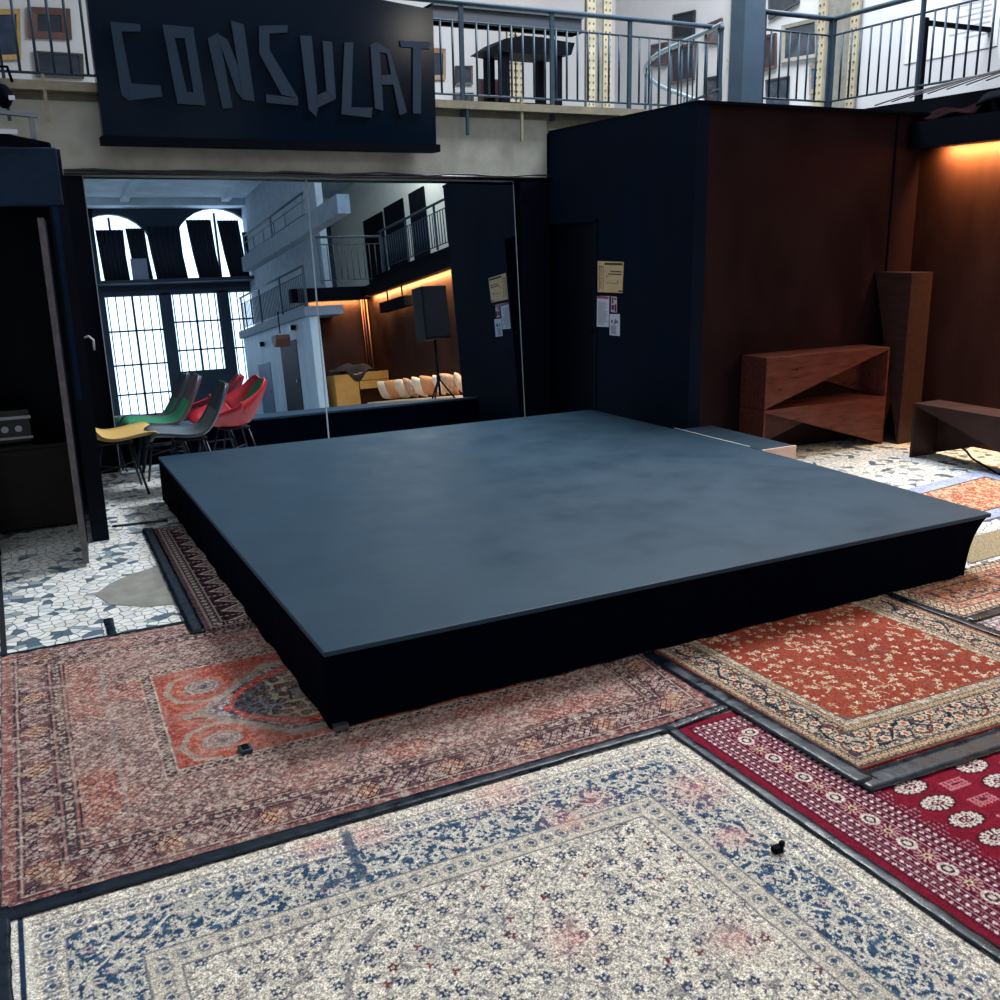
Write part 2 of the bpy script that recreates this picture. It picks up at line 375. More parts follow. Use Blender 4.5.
letter('letter_t', [[(2.403,4.980,3.413),(2.678,4.980,3.417),(2.668,4.980,3.362),(2.408,4.980,3.365)],
   [(2.516,4.980,3.364),(2.595,4.980,3.361),(2.566,4.980,2.845),(2.493,4.980,2.846)]])
# ================================================================== notices on the black partition
PX = XF - .004
def sheet(name, label, pts, m, marks):
    o = MB()
    o.prism([(p[1], p[2]) for p in pts], lambda u,v,t:(t,u,v), PX, XF-.0005)
    ob = tag(o.build(name, m), label, 'notice', 'notices by the black door')
    ys = [p[1] for p in pts]; zs = [p[2] for p in pts]
    y1, y0, z0, z1 = max(ys), min(ys), min(zs), max(zs)
    for nm, mm, rects in marks:
        mb = MB()
        for (a, b, c, d) in rects:   # fractions from the top-left as seen
            mb.box(PX-.0012, PX-.0002, y1-(y1-y0)*c, y1-(y1-y0)*a, z1-(z1-z0)*d, z1-(z1-z0)*b)
        mb.build(nm, mm, ob)
    return ob
INK = mat('dark_ink', (60,62,70), .8); INKL = mat('pale_grey_ink', (140,146,158), .8); PINK = mat('magenta_ink', (165,70,110), .8)
rs = random.Random(3)
lines = lambda n, y0, y1, x0, x1, h: [(x0, y0+(y1-y0)*k/n, x0+(x1-x0)*rs.uniform(.6,1), y0+(y1-y0)*k/n+h) for k in range(n)]
sheet('notice_sheet', 'tan printed notice, topmost of the papers by the black door', [(3.950,4.315,1.595),(3.950,3.905,1.591),(3.950,3.922,1.330),(3.950,4.312,1.324)],
   mat('tan_paper', (214,184,140), .85, var=.08, scale=12),
   [('printed_header', mat('green_black_ink', (50,62,58), .8), [(.28,.05,.97,.12)]),
    ('printed_text', INK, [(.5,.30,.93,.335),(.42,.385,.93,.42),(.06,.16,.2,.19),(.06,.54,.2,.56),(.82,.90,.95,.95),(.35,.46,.38,.52),(.34,.68,.74,.695),(.78,.6,.81,.7)]),
    ('printed_column', mat('brown_ink', (150,120,90), .8), [(.05,.14,.08,.95),(.22,.14,.24,.95)]+lines(9,.2,.5,.09,.2,.015)+lines(9,.6,.9,.09,.2,.015))])
sheet('notice_sheet', 'white text notice with a pink heading under the tan sheet', [(3.950,4.320,1.289),(3.950,4.124,1.296),(3.950,4.128,1.026),(3.950,4.325,1.017)],
   M_paper, [('printed_header', PINK, [(.04,.02,.96,.10)]), ('printed_text', INKL, lines(22,.2,.95,.12,.9,.016))])
sheet('notice_sheet', 'small pink and black flyer right of the white notice', [(3.950,4.108,1.297),(3.950,4.006,1.293),(3.950,4.003,1.160),(3.950,4.098,1.159)],
   mat('pale_pink_paper', (215,180,205), .85), [('printed_text', mat('plum_ink', (70,20,50), .8), [(0,.02,.16,.96),(.3,.05,.5,.45),(.62,.1,.95,.2),(.25,.55,.6,.85),(.7,.5,.95,.95)])])
sheet('notice_sheet', 'small white paper hanging lowest of the notices', [(3.950,4.114,1.141),(3.950,3.956,1.149),(3.950,3.952,0.960),(3.950,4.110,0.957)],
   M_paper, [('printed_text', INK, [(.18,.3,.32,.44),(.5,.26,.62,.46),(.66,.3,.8,.42),(.4,.44,.5,.48)]+lines(9,.55,.95,.15,.8,.02))])
# ================================================================== galleries: railings
def railing(label, a, b, z0, zt, spacing, posts, m, group='gallery railings', post_drop=0.0, name='gallery_railing', nb=None, skip=None, r=.0105):
    a = Vector(a); b = Vector(b); Ld = (b-a).length; d = (b-a)/Ld
    o = thing(name, label, 'railing', (a.x, a.y, z0), 0, group)
    base = Vector((a.x, a.y, z0))
    def L(s, z): q = a + d*s; return Vector((q.x, q.y, z)) - base
    MB().cyl(L(0,zt), L(Ld,zt), .024, n=10).build('handrail', m, o)
    MB().cyl(L(0,zt-.15), L(Ld,zt-.15), .010, n=8).build('upper_rail', m, o)
    MB().cyl(L(0,z0+.07), L(Ld,z0+.07), .010, n=8).build('lower_rail', m, o)
    n = int(Ld/spacing)
    pm = None
    for k in range(1, n):
        s = k*spacing
        if any(abs(s-p) < .04 for p in posts): continue
        if pm is None:
            q = MB().cyl((0,0,0),(0,0,zt-.15-z0-.07), r, n=6).build('baluster', m, o); pm = q
        else: q = pm.copy(); COL.objects.link(q); q.parent = o
        q.location = L(s, z0+.07)
    for p in posts:
        mb = MB().box(-.02,.02,-.012,.012,-post_drop,zt-z0); 
        q = mb.build('post', m, o); q.location = L(p, z0)
    return o
railing('long blue-grey railing along the gallery above the mirrors', (-1.2,5.2,0), (5.98,5.2,0), 2.98, 3.80, .1165, [.32,1.7,2.6,3.42,4.28,5.20,6.06,7.16], M_rail, post_drop=.12)
railing('railing from the iron column along the top of the black room', (5.84,4.46,0), (6.72,4.46,0), 2.98, 3.80, .115, [.02,.86], M_rail)
railing('long railing of the right-hand gallery above the warm-lit wall', (6.72,4.44,0), (6.72,-6.2,0), 2.98, 3.80, .118, [.0,1.05,2.3,3.6,5.0,6.4,7.8,9.2,10.55], M_rail)
railing('short gallery railing at the far end of the hall, above the desk', (6.74,-6.25,0), (5.35,-6.25,0), 2.78, 3.72, .13, [.0,1.35], M_raildk)
railing('dark railing of the side gallery over the pale blue panelling', (4.88,-5.8,0), (4.88,-11.3,0), 2.3, 3.1, .125, [0,1.8,3.6,5.4], M_raildk)
railing('thin high railing above the pale beam near the arched windows', (4.9,-10.3,0), (4.9,-5.3,0), 3.95, 4.42, .9, [0,2.5,4.9], M_raildk)
# brackets under the front gallery
for k, (x, zb, dark) in enumerate(((-.36,2.74,0),(-.62,2.70,1),(3.07,2.70,1),(3.62,2.66,0))):
    b = MB().box(-.012,.012,-.012,.012,-.30 if zb > 2.68 else -.34,.03)
    tag(b.build('rail_bracket', M_iron if not dark else M_rail, loc=(x,5.10,3.0)),
        ['thin cream bracket on the ledge, second from the left edge','grey bracket on the gallery ledge nearest the left edge','broad blue-grey bracket on the ledge right of the sign','cream bracket on the ledge left of the black room'][k], 'bracket', 'gallery ledge brackets')
# winding stair handrail
sp = [(5.841,5.049,3.800), (5.839,5.291,3.770), (5.808,5.508,3.740), (5.790,5.734,3.710), (5.740,5.926,3.670), (5.744,6.110,3.620), (5.808,6.290,3.560), (5.951,6.395,3.490), (6.139,6.426,3.420), (6.355,6.378,3.350), (6.514,6.271,3.280), (6.669,6.160,3.220)]
def smooth(pts, n=4):
    out = []; P = [Vector(p) for p in pts]
    for i in range(len(P)-1):
        p0 = P[max(i-1,0)]; p1 = P[i]; p2 = P[i+1]; p3 = P[min(i+2,len(P)-1)]
        for k in range(n):
            t = k/n
            out.append(.5*((2*p1)+(p2-p0)*t+(2*p0-5*p1+4*p2-p3)*t*t+(3*p1-p0-3*p2+p3)*t*t*t))
    return out + [P[-1]]
sr = thing('stair_railing', 'curved grey handrail winding down beside the upper gallery', 'railing', sp[0])
s0 = Vector(sp[0])
sm = [p - s0 for p in smooth(sp, 4)]
MB().tube(sm, .024, 10).build('handrail', mat('pale_grey_handrail', (104,120,134), .45), sr)
for i in range(1, len(sm), 3):
    MB().cyl(sm[i]+Vector((0,0,-.02)), sm[i]+Vector((0,0,-.62)), .009, n=6).build('baluster', M_rail, sr)
MB().tube([p+Vector((0,0,-.6)) for p in sm], .014, 8).build('lower_rail', M_rail, sr)
# ================================================================== iron columns
def column(label, cx, cy, z0, z1, w=.34, m=M_iron, rot=0.0):
    o = thing('iron_column', label, 'column', (cx,cy,z0), rot, 'riveted iron columns')
    h = z1-z0
    MB().box(-w/2,-w/2+.12,-.03,0,0,h).box(w/2-.12,w/2,-.03,0,0,h).build('flange', m, o)
    MB().box(-w/2+.05,w/2-.05,0,.12,0,h).build('web', M_greyiron, o)
    mb = MB()
    for k in range(int(h/.085)):
        for x in (-w/2+.03,-w/2+.09,w/2-.09,w/2-.03): mb.box(x-.009,x+.009,-.038,-.03,k*.085+.03,k*.085+.048)
    mb.build('rivets', M_rivet, o)
    return o
column('cream riveted iron column behind the front railing, mid gallery', 6.295, 8.000, 2.96, 6.4, w=.36)
column('riveted column behind the black gabled table on the gallery', 5.636, 9.000, 2.96, 4.6, w=.22)
column('riveted iron column against the white wall of the right gallery', 7.96, 5.62, 2.9, 6.4, w=.62, rot=-math.pi/2)
bc = thing('painted_column', 'broad blue-grey column rising behind the black room corner', 'column', (5.715,4.52,2.77))
MB().box(-.125,.125,-.1,.1,0,3.2).build('shaft', mat('slate_blue_paint', (70,92,114), .45, var=.15, scale=3), bc, bevel=.01)
MB().box(-.15,.15,-.13,.13,0,.06).build('base', mat('slate_blue_paint', (70,92,114)), bc)
cp = thing('wall_conduit', 'cream pair of conduit pipes on the white gallery wall', 'pipe', (7.96,7.42,2.9))
MB().cyl((0,-.04,0),(0,-.04,3.4),.028).cyl((0,.04,0),(0,.04,3.4),.028).build('pipe', M_iron, cp)
MB().box(-.03,.03,-.09,.09,1.05,1.09).build('clip', M_iron, cp)
# black lintel and gabled table on the upper gallery
tag(MB().box(-.95,.95,-.1,.1,-.09,.09).box(-.95,.95,-.14,.14,.06,.09).box(-.95,.95,-.14,.14,-.09,-.06).build('steel_beam', mat('navy_black_steel', (20,32,46), .5), loc=(4.73,7.5,4.2)), 'short dark steel beam hanging across the upper gallery', 'beam')
bt = thing('gabled_table', 'black table with a low gabled top behind the gallery railing', 'table', (4.12,6.0,2.96))
MB().prism([(-.47,.60),(-.30,.70),(-.1,.74),(.1,.74),(.32,.72),(.48,.71),(.44,.60),(.3,.58),(-.3,.58)], lambda u,v,t:(u,t,v), -.22, .22).build('table_top', M_black, bt)
for x in (-.29,.30):
    MB().box(x-.045,x+.045,-.2,-.12,0,.6).build('leg', M_black, bt)
    MB().box(x-.045,x+.045,.12,.2,0,.6).build('leg', M_black, bt)
MB().box(-.29,.3,-.17,-.14,.10,.14).build('stretcher', M_black, bt)
wb = thing('board_stand', 'black framed stand in front of the white right gallery wall', 'stand', (7.108,3.700,2.947))
bq = (8.062,3.700,3.104); b0 = (7.108,3.700,2.947); bt_ = (7.012,3.700,3.699)
wdt = bq[0]-b0[0]; hgt = bt_[2]-b0[2]
MB().box(-.022,.022,-.03,.03,0,hgt).build('leg', M_black, wb); MB().box(wdt-.03,wdt+.03,-.03,.03,0,hgt).build('leg', M_black, wb)
MB().box(0,wdt,-.02,.02,hgt-.06,hgt-.02).build('crossbar', M_black, wb)
tx = [(7.995, 4.25-.11*(k%2)*.3, 4.02-.055*k) for k in range(7)]
ws = MB().box(-.004,.0,-.55,.55,-.45,.12)
wt = tag(ws.build('wall_text_sheet', mat('white_sheet', (172,173,178), .8), loc=(7.997,4.15,3.95)), 'large white text sheet on the right gallery wall', 'notice')
mb = MB()
for k in range(9):
    wdd = .22 + .3*((k*37) % 5)/5
    mb.box(-.006,-.0045,-.45,-.45+wdd,.08-.05*k,.094-.05*k)
mb.build('printed_text', INKL, wt)
# ================================================================== framed pictures
def picture(label, pts, axis, fcol, acol, acol2, fw=.035, scale=6):
    """pts: four corners (tl, tr, br, bl) lying on the wall plane"""
    P = [Vector(p) for p in pts]; c = sum(P, Vector())/4
    n = Vector((0,-1,0)) if axis == 1 else Vector((-1,0,0))
    o = thing('framed_picture', label, 'picture', c, 0, 'framed pictures on the gallery walls')
    def inner(k): return [c + (p-c)*k for p in P]
    w = ((P[1]-P[0]).length + (P[2]-P[1]).length)/2
    Q = inner(1-2*fw/w)
    mb = MB()
    for i in range(4):
        j = (i+1) % 4
        a, b, d, e = P[i]-c, P[j]-c, Q[j]-c, Q[i]-c
        vs = [a, b, d, e, a+n*.03, b+n*.03, d+n*.022, e+n*.022]
        mb.add(vs, [(0,1,2,3),(4,7,6,5),(0,4,5,1),(1,5,6,2),(2,6,7,3),(3,7,4,0)])
    mb.build('frame', mat('frame_%d_%d_%d' % fcol, fcol, .45, var=.2, scale=15), o)
    mb = MB(); vs = [q-c+n*.006 for q in Q]; mb.add(vs+[v+n*.006 for v in vs], [(0,1,2,3),(4,7,6,5),(0,4,5,1),(1,5,6,2),(2,6,7,3),(3,7,4,0)])
    mb.build('artwork', mat('art_%d_%d_%d_%d' % (acol+(acol2[0],)), acol, .35, spec=.2, col2=tuple(int(a*.72+b*.25) for a,b in zip(acol,acol2)), scale=scale), o)
def q1(*p): return list(p)
YB = 10.19; XB = 7.99
picture('gilt-framed dark blue picture cut by the left edge', [(-0.532,10.190,4.418),(-0.157,10.190,4.458),(-0.218,10.190,3.912),(-0.585,10.190,3.880)], 1, (140,112,62), (20,28,46), (120,150,190), .05)
picture('small mahogany-framed picture above the black one on the left', [(-0.081,10.190,4.485),(0.379,10.190,4.499),(0.361,10.190,4.164),(-0.113,10.190,4.154)], 1, (60,30,28), (24,28,38), (90,100,110), .09)
picture('black-framed dark picture low on the left gallery wall', [(-0.077,10.190,4.017),(0.464,10.190,4.017),(0.442,10.190,3.740),(-0.081,10.190,3.736)], 1, (36,34,36), (16,24,36), (130,145,165), .035)
picture('light wood framed portrait half hidden by the sign', [(4.925,10.190,4.361),(5.181,10.190,4.364),(5.167,10.190,3.963),(4.908,10.190,3.951)], 1, (104,80,60), (24,34,46), (70,90,110), .05)
picture('small black square picture beside the sign', [(5.327,10.190,4.153),(5.591,10.190,4.168),(5.584,10.190,3.918),(5.318,10.190,3.905)], 1, (30,30,38), (34,34,44), (120,124,138), .03, 20)
picture('black and white picture lowest beside the sign', [(5.284,10.190,3.799),(5.596,10.190,3.813),(5.592,10.190,3.667),(5.279,10.190,3.654)], 1, (26,28,36), (50,55,65), (190,195,205), .03, 25)
picture('dark red picture behind the gabled table leg', [(5.681,10.190,4.002),(6.096,10.190,4.009),(6.090,10.190,3.673),(5.672,10.190,3.670)], 1, (48,28,36), (30,22,30), (120,40,50), .03)
picture('unframed black picture highest on the side wall', [(7.990,8.733,4.734),(7.990,8.249,4.704),(7.990,8.253,4.361),(7.990,8.720,4.428)], 0, (14,18,26), (12,18,28), (50,60,74), .03, 14)
picture('brown-framed small picture near the end of the curved handrail', [(7.990,8.028,4.481),(7.990,7.684,4.502),(7.990,7.687,4.217),(7.990,8.015,4.247)], 0, (70,50,44), (60,60,66), (170,170,176), .04, 8)
picture('small reddish framed picture behind the railing post', [(7.990,9.236,4.436),(7.990,8.856,4.412),(7.990,8.844,4.113),(7.990,9.226,4.144)], 0, (58,40,44), (50,46,56), (150,130,134), .04, 12)
picture('tall dark picture with pale speckles behind the curved handrail', [(7.990,8.784,4.323),(7.990,8.207,4.304),(7.990,8.226,3.833),(7.990,8.740,3.839)], 0, (66,50,50), (20,26,36), (130,136,146), .04, 10)
picture('black and white patterned picture right of the curved handrail', [(7.990,7.992,3.825),(7.990,7.663,3.816),(7.990,7.645,3.509),(7.990,7.976,3.537)], 0, (24,30,40), (24,30,40), (210,214,220), .03, 14)
picture('grey-framed stormy landscape behind the corner railing', [(7.990,6.562,4.206),(7.990,5.958,4.192),(7.990,5.921,3.762),(7.990,6.547,3.793)], 0, (120,118,112), (28,38,52), (196,180,156), .05, 4)
picture('narrow grey-framed picture right below the stormy landscape', [(7.990,6.058,3.697),(7.990,5.884,3.703),(7.990,5.887,3.381),(7.990,6.030,3.367)], 0, (110,104,98), (60,84,108), (90,110,130), .04)
picture('dark picture at the top edge beside the broad column', [(7.990,6.820,4.652),(7.990,6.312,4.611),(7.990,6.295,4.405),(7.990,6.795,4.315)], 0, (40,46,54), (40,46,54), (80,84,90), .03)
picture('dark red narrow picture touching the broad column', [(7.990,6.890,4.152),(7.990,6.661,4.146),(7.990,6.630,3.749),(7.990,6.860,3.737)], 0, (60,44,44), (40,34,40), (100,84,84), .03)
picture('black and white poster lowest beside the broad column', [(7.990,6.798,3.636),(7.990,6.398,3.626),(7.990,6.388,3.288),(7.990,6.754,3.284)], 0, (40,46,56), (30,38,50), (150,160,172), .02, 16)
# ================================================================== bench units in rust-brown wood
def bench(label, loc, rot, L=1.37, D=.30, H_=.42, flip=False, mw=M_wood, group='rust-brown wooden benches'):
    o = bpy.data.objects.new('wooden_bench', None); COL.objects.link(o); o.location = loc; o.rotation_euler = rot
    t = .02
    MB().box(0,L,0,D,H_-t,H_).build('seat_board', mw, o, bevel=.002)
    MB().box(0,t,0,D,0,H_-t).build('end_panel', mw, o, bevel=.002); MB().box(L-t,L,0,D,0,H_-t).build('end_panel', mw, o, bevel=.002)
    front = [(t,H_-t),(L-t,H_-t),(t,.01)] if not flip else [(t,H_-t),(L-t,H_-t),(L-t,.01)]
    back = [(t,H_-t),(L-t,H_-t),(L-t,.01)] if not flip else [(t,H_-t),(L-t,H_-t),(t,.01)]
    MB().prism(front, lambda u,v,q:(u,q,v), 0, .014).build('front_brace', mw, o)
    MB().prism(back, lambda u,v,q:(u,q,v), D-.014, D).build('rear_brace', mw, o)
    return tag(o, label, 'bench', group)
bench('rust-brown bench stacked on top of its twin by the dark wall', (4.52,2.715,.424), (0,0,0))
bench('rust-brown bench carrying the stacked one by the dark wall', (4.52,2.715,0), (0,0,0), flip=True)
bench('dark bench with a worn brown seat along the right wall', (5.65,2.22,0), (0,0,-math.pi/2), L=1.4, D=.3, H_=.45, flip=True, mw=mat('dark_worn_wood', (50,32,32), .45, spec=.25, var=.4, scale=5))
M_wood2 = mat('dark_stained_wood', (50,32,30), .42, spec=.25, var=.4, scale=5, stretch=(6,6,1))
ub = bench('tall dark brown bench standing upright on its end in the corner', (5.99,2.955,0), (0,0,0), L=1.46, D=.25, H_=.40, mw=M_wood2)
ub.matrix_world = Matrix(((0,1,0,5.97),(0,0,-1,3.02),(-1,0,0,1.462),(0,0,0,1)))
# dark cables by the low bench
tag(MB().tube(smooth([(6.481,2.497,0.006),(6.235,2.148,0.006),(6.021,1.913,0.006),(5.860,1.670,0.006),(5.618,1.274,0.006),(5.637,1.048,0.006)],5), .008, 6).build('floor_cable', M_black), 'black cable curling on the marble floor beneath the low bench', 'cable')
# ================================================================== clutter on the right gallery edge
cl = MB(); n = 14
vs = []; fs = []
for i in range(n+1):
    for j in range(n+1):
        u = i/n; v = j/n
        vs.append((6.31+.36*v, 3.55-1.1*u, 2.72+.08*math.sin(math.pi*min(1,v*1.05))*(.55+.45*u)+.02*math.sin(u*17+v*9)))
for i in range(n):
    for j in range(n): fs.append((i*(n+1)+j, (i+1)*(n+1)+j, (i+1)*(n+1)+j+1, i*(n+1)+j+1))
cl.add(vs, fs, True); 
o = cl.build('folded_blanket', mat('maroon_cloth', (18,4,8), .95, spec=.03, var=.4, scale=10)); s = o.modifiers.new('thick','SOLIDIFY'); s.thickness = .02
tag(o, 'maroon cloth bundle lying on the dark ledge by the right gallery', 'blanket')
cl = MB(); vs = []; fs = []
for i in range(n+1):
    for j in range(n+1):
        u = i/n; v = j/n
        vs.append((6.3+.45*v, 2.43-1.3*u, 2.72+.30*math.sin(math.pi*min(1,v*.8+.1))*(.5+.5*min(1,u*2.2))+.02*math.sin(u*14+v*7)))
for i in range(n):
    for j in range(n): fs.append((i*(n+1)+j, (i+1)*(n+1)+j, (i+1)*(n+1)+j+1, i*(n+1)+j+1))
cl.add(vs, fs, True)
o = cl.build('folded_tarpaulin', mat('navy_cloth', (2,5,14), .9, spec=.03, var=.4, scale=10)); s = o.modifiers.new('thick','SOLIDIFY'); s.thickness = .02
tag(o, 'dark navy tarpaulin heaped on the right gallery ledge', 'tarpaulin')
for k in range(7):
    a = Vector((6.28+.02*k, 3.45-.17*k, 2.90)); b = Vector((6.66, 1.95-.13*k, 3.05))
    pts = [a.lerp(b, t/10)+Vector((0,0,.05*math.sin(math.pi*t/10)-.02+.012*k)) for t in range(11)]
    tag(MB().tube(pts, .006, 5).build('ledge_cable', mat('grey_cord', (54,50,56), .6)), 'thin slack cable strung over the maroon and navy bundles', 'cable', 'cables over the right gallery ledge')
# ================================================================== booth with the open door on the left
bo = thing('dark_booth', 'tall dark navy booth with an open door at the left edge', 'booth', (-.45,3.15,0))
M_booth = mat('gloss_navy_booth', (3,28,52), .3, spec=.2, var=.5, scale=3.5, rvar=.12)
M_boothd = mat('deep_navy_booth', (2,10,26), .4, spec=.1, var=.3, scale=3)
X0 = -1.5
MB().box(X0,-.02,0,.05,2.03,2.355).build('front_panel', M_booth, bo, bevel=.012)
MB().box(-.10,-.0,0,.05,0,2.03).build('door_jamb', M_boothd, bo); MB().box(X0,-.62,0,.05,0,2.03).build('door_jamb', M_boothd, bo)
MB().box(X0,0,.05,1.05,2.30,2.35).build('roof', M_booth, bo)
MB().box(-.04,0,.05,1.05,0,2.3).build('side_panel', M_boothd, bo)
MB().box(X0,X0+.04,.05,1.05,0,2.3).build('side_panel', M_boothd, bo)
MB().box(X0,0,1.01,1.05,0,2.3).build('rear_panel', M_boothd, bo)
MB().box(-.085,-.055,-.006,0,.9,2.03).build('corner_moulding', mat('bright_navy_moulding', (5,34,62), .4, spec=.1), bo)
dr = MB().box(0,.030,-.50,0,.02,1.95).build('door', M_boothd, bo); dr.location = (-.155,-.005,0); dr.rotation_euler = (0,0,-.08)
MB().box(-.001,.031,-.512,-.501,.02,1.955).build('door_edge', mat('worn_grey_edge', (84,78,82), .6, var=.4, scale=20), dr)
MB().box(-.008,.0,-.49,-.47,.95,1.08).build('lock_plate', M_black, dr)
MB().box(-.60,-.57,.06,.1,1.7,1.98).build('hinge_plate', M_metal, bo)
cr = thing('storage_crate', 'brown crate inside the dark booth', 'crate', (-.93,3.86,0))
MB().box(-.35,.35,-.25,.25,.02,.55).build('body', mat('brown_crate', (30,22,24), .45, spec=.2, var=.4, scale=4), cr, bevel=.01)
MB().box(-.36,.36,-.26,.26,.55,.57).build('lid', mat('brown_crate', (52,40,36)), cr)
dv = thing('amplifier', 'small black amplifier on the crate inside the booth', 'amplifier', (-.93,3.84,.572))
MB().box(-.3,.14,-.12,.12,.0,.22).build('case', mat('amp_black', (20,22,28), .4), dv, bevel=.01)
MB().box(-.3,.14,-.128,-.121,.16,.18).box(-.3,.14,-.128,-.121,.03,.045).build('trim_strip', M_metal, dv)
for x in (-.1,-.02,.06): MB().cyl((x,-.12,.1),(x,-.14,.1),.022).build('knob', M_metal, dv)
# stage lamp on the booth
la = thing('stage_lamp', 'black stage lamp with a grey yoke lying on the booth roof', 'lamp', (-.66,3.3,2.352))
MB().prism([(-.35,.0),(.17,.0),(.165,.035),(-.02,.07),(-.35,.17)], lambda u,v,t:(u,t,v), -.09, .09).build('body', M_black, la, bevel=.008)
MB().prism([(-.35,.21),(.12,.175),(.125,.195),(-.35,.235)], lambda u,v,t:(u,t,v), -.03, .03).box(.07,.10,-.02,.02,.06,.18).box(-.12,-.09,-.02,.02,.1,.2).build('yoke', mat('grey_yoke', (120,126,136), .5), la)
MB().box(-.2,.0,-.1,-.09,.075,.10).build('label_plate', M_paper, la)
cpd = thing('clamp_light', 'small black clamp light hooked on the left gallery rail', 'lamp', (-.64,5.06,2.86))
MB().ball((0,0,.0), .06, 8, 1, 1, 1.4).build('housing', M_black, cpd)
MB().tube([(.0,0,.06),(-.05,0,.12),(-.03,0,.2),(.05,0,.2),(.07,0,.1)], .012, 6).build('hook', M_black, cpd)
MB().box(.03,.07,-.07,-.05,-.03,.0).build('badge', M_paper, cpd)
wh = thing('coat_hook', 'small white curved hook on the dark strip beside the mirror', 'hook', (-.265,5.17,1.03))
MB().tube([(-.03,0,.08),(.0,-.03,.09),(.03,-.035,.06),(.03,-.03,-.02)], .009, 8).build('hook_rod', M_paper, wh)
# ================================================================== shell chairs
def shell_chair(label, loc, rot, col, pad, arms=False, W=.38):
    o = thing('shell_chair', label, 'chair', loc, rot, 'moulded shell chairs before the mirror')
    prof = [(.262,.418,.90),(.248,.436,1),(.16,.428,1.02),(.04,.410,1.02),(-.06,.412,1.0),(-.135,.445,.98),(-.195,.52,.96),(-.242,.605,.95),(-.282,.69,.9),(-.312,.755,.72),(-.322,.778,.45)]
    pr = [Vector((p[0],0,p[1])) for p in prof]; fine = smooth(pr, 3)
    wid = np.interp(np.linspace(0,1,len(fine)), np.linspace(0,1,len(prof)), [p[2] for p in prof])
    nv = 12
    def surf(off, k0=0, k1=None, vlim=1.0):
        mb = MB(); vs = []; fs = []; idx = list(range(k0, k1 or len(fine)))
        for i in idx:
            p = fine[i]; t = i/(len(fine)-1)
            d = (fine[min(i+1,len(fine)-1)]-fine[max(i-1,0)]).normalized(); nrm = Vector((d.z,0,-d.x))
            if nrm.z < 0 and t < .5: nrm = -nrm
            if t >= .5 and nrm.x < 0: nrm = -nrm
            for j in range(nv+1):
                v = (2*j/nv-1)*vlim
                lift = (.045 if not arms else .05)*abs(v)**3
                if arms:
                    a = math.exp(-((t-.42)/.27)**2); lift += .20*a*max(0,abs(v)-.45)**1.1/.55
                    half = W/2*wid[i]*(1+.14*a)
                else: half = W/2*wid[i]
                vs.append((p.x, v*half, p.z) + Vector((0,0,0)) if False else (p.x+nrm.x*(lift+off), v*half, p.z+nrm.z*(lift+off) if not arms else p.z+max(nrm.z,.75*abs(v)**2)*(lift)+nrm.z*off))
        m = nv+1
        for i in range(len(idx)-1):
            for j in range(nv): fs.append((i*m+j, (i+1)*m+j, (i+1)*m+j+1, i*m+j+1))
        mb.add(vs, fs, True); return mb
    sh = surf(0).build('shell', mat('shell_%d_%d_%d' % col, col, .35), o)
    s = sh.modifiers.new('thick','SOLIDIFY'); s.thickness = .008; s.offset = 0
    a, b = (1, len(fine)-10) if not arms else (len(fine)//2+1, len(fine)-2)
    pd = surf(.011, a, b, .86 if not arms else .7).build('seat_pad' if not arms else 'back_pad', mat('pad_%d_%d_%d' % pad, pad, .5), o)
    pm = mat('leg_steel', (34,42,52), .35, metal=.5)
    for sx, sy in ((1,1),(1,-1),(-1,1),(-1,-1)):
        MB().cyl((sx*.10,sy*.10,.395),(sx*.19-.01,sy*.17,.0),.009,n=8).build('leg', pm, o)
    MB().box(-.12,.12,-.11,.11,.388,.402).build('mount_plate', pm, o)
    for sy in (1,-1): MB().cyl((-.15,-.14*sy,.2),(.15,.14*sy,.2),.005,n=6).build('stretcher', pm, o)
    return o
shell_chair('yellow shell chair nearest the booth', (-.235,4.42,0), 0.02, (196,160,88), (206,172,104), W=.44)
shell_chair('dark grey shell chair beside the stage edge', (.28,4.27,0), math.pi-.03, (58,72,86), (86,100,112), W=.42)
shell_chair('green shell chair against the mirror behind the grey chair', (.19,4.85,0), math.pi-.02, (88,82,98), (28,142,96), W=.40)
shell_chair('red shell armchair with a green back pad', (.70,4.70,0), math.pi+.10, (178,36,52), (20,120,84), arms=True, W=.44).scale = (.93,.93,.93)
# ================================================================== things standing behind the photographer, seen in the mirrors
sk = thing('loudspeaker', 'black loudspeaker on a pole reflected in the right mirror', 'loudspeaker', (5.50,-1.2,1.24))
MB().box(-.22,.22,-.2,.2,0,.84).build('cabinet', mat('speaker_black', (4,8,14), .5, spec=.1), sk, bevel=.015)
MB().box(-.2,.2,.201,.21,.04,.8).build('grille', mat('speaker_grille', (4,10,20), .6, spec=.1), sk)
ts = thing('speaker_stand', 'black tripod stand under the reflected loudspeaker', 'stand', (5.52,-1.2,0))
MB().cyl((0,0,.35),(0,0,1.238),.02).build('pole', M_black, ts)
for k in range(3):
    a = 2*math.pi*k/3+.3
    MB().cyl((0,0,.62),(.42*math.cos(a),.42*math.sin(a),.01),.014,n=8).build('leg', M_black, ts)
MB().cyl((0,0,.58),(0,0,.66),.035).build('collar', M_black, ts)
dk = thing('wooden_desk', 'yellow-brown wooden desk unit reflected in the right mirror', 'desk', (5.95,-5.9,0))
M_desk = mat('yellow_brown_plywood', (176,128,62), .5, var=.15, scale=5)
MB().box(-.72,-.22,-.25,.25,0,.9).build('pedestal', M_desk, dk, bevel=.005)
MB().box(-.2,.44,-.25,.25,.58,.92).build('drawer_box', M_desk, dk, bevel=.005)
MB().box(-.2,.44,-.25,-.2,0,.57).build('rear_panel', mat('red_brown_panel', (92,52,40), .5), dk)
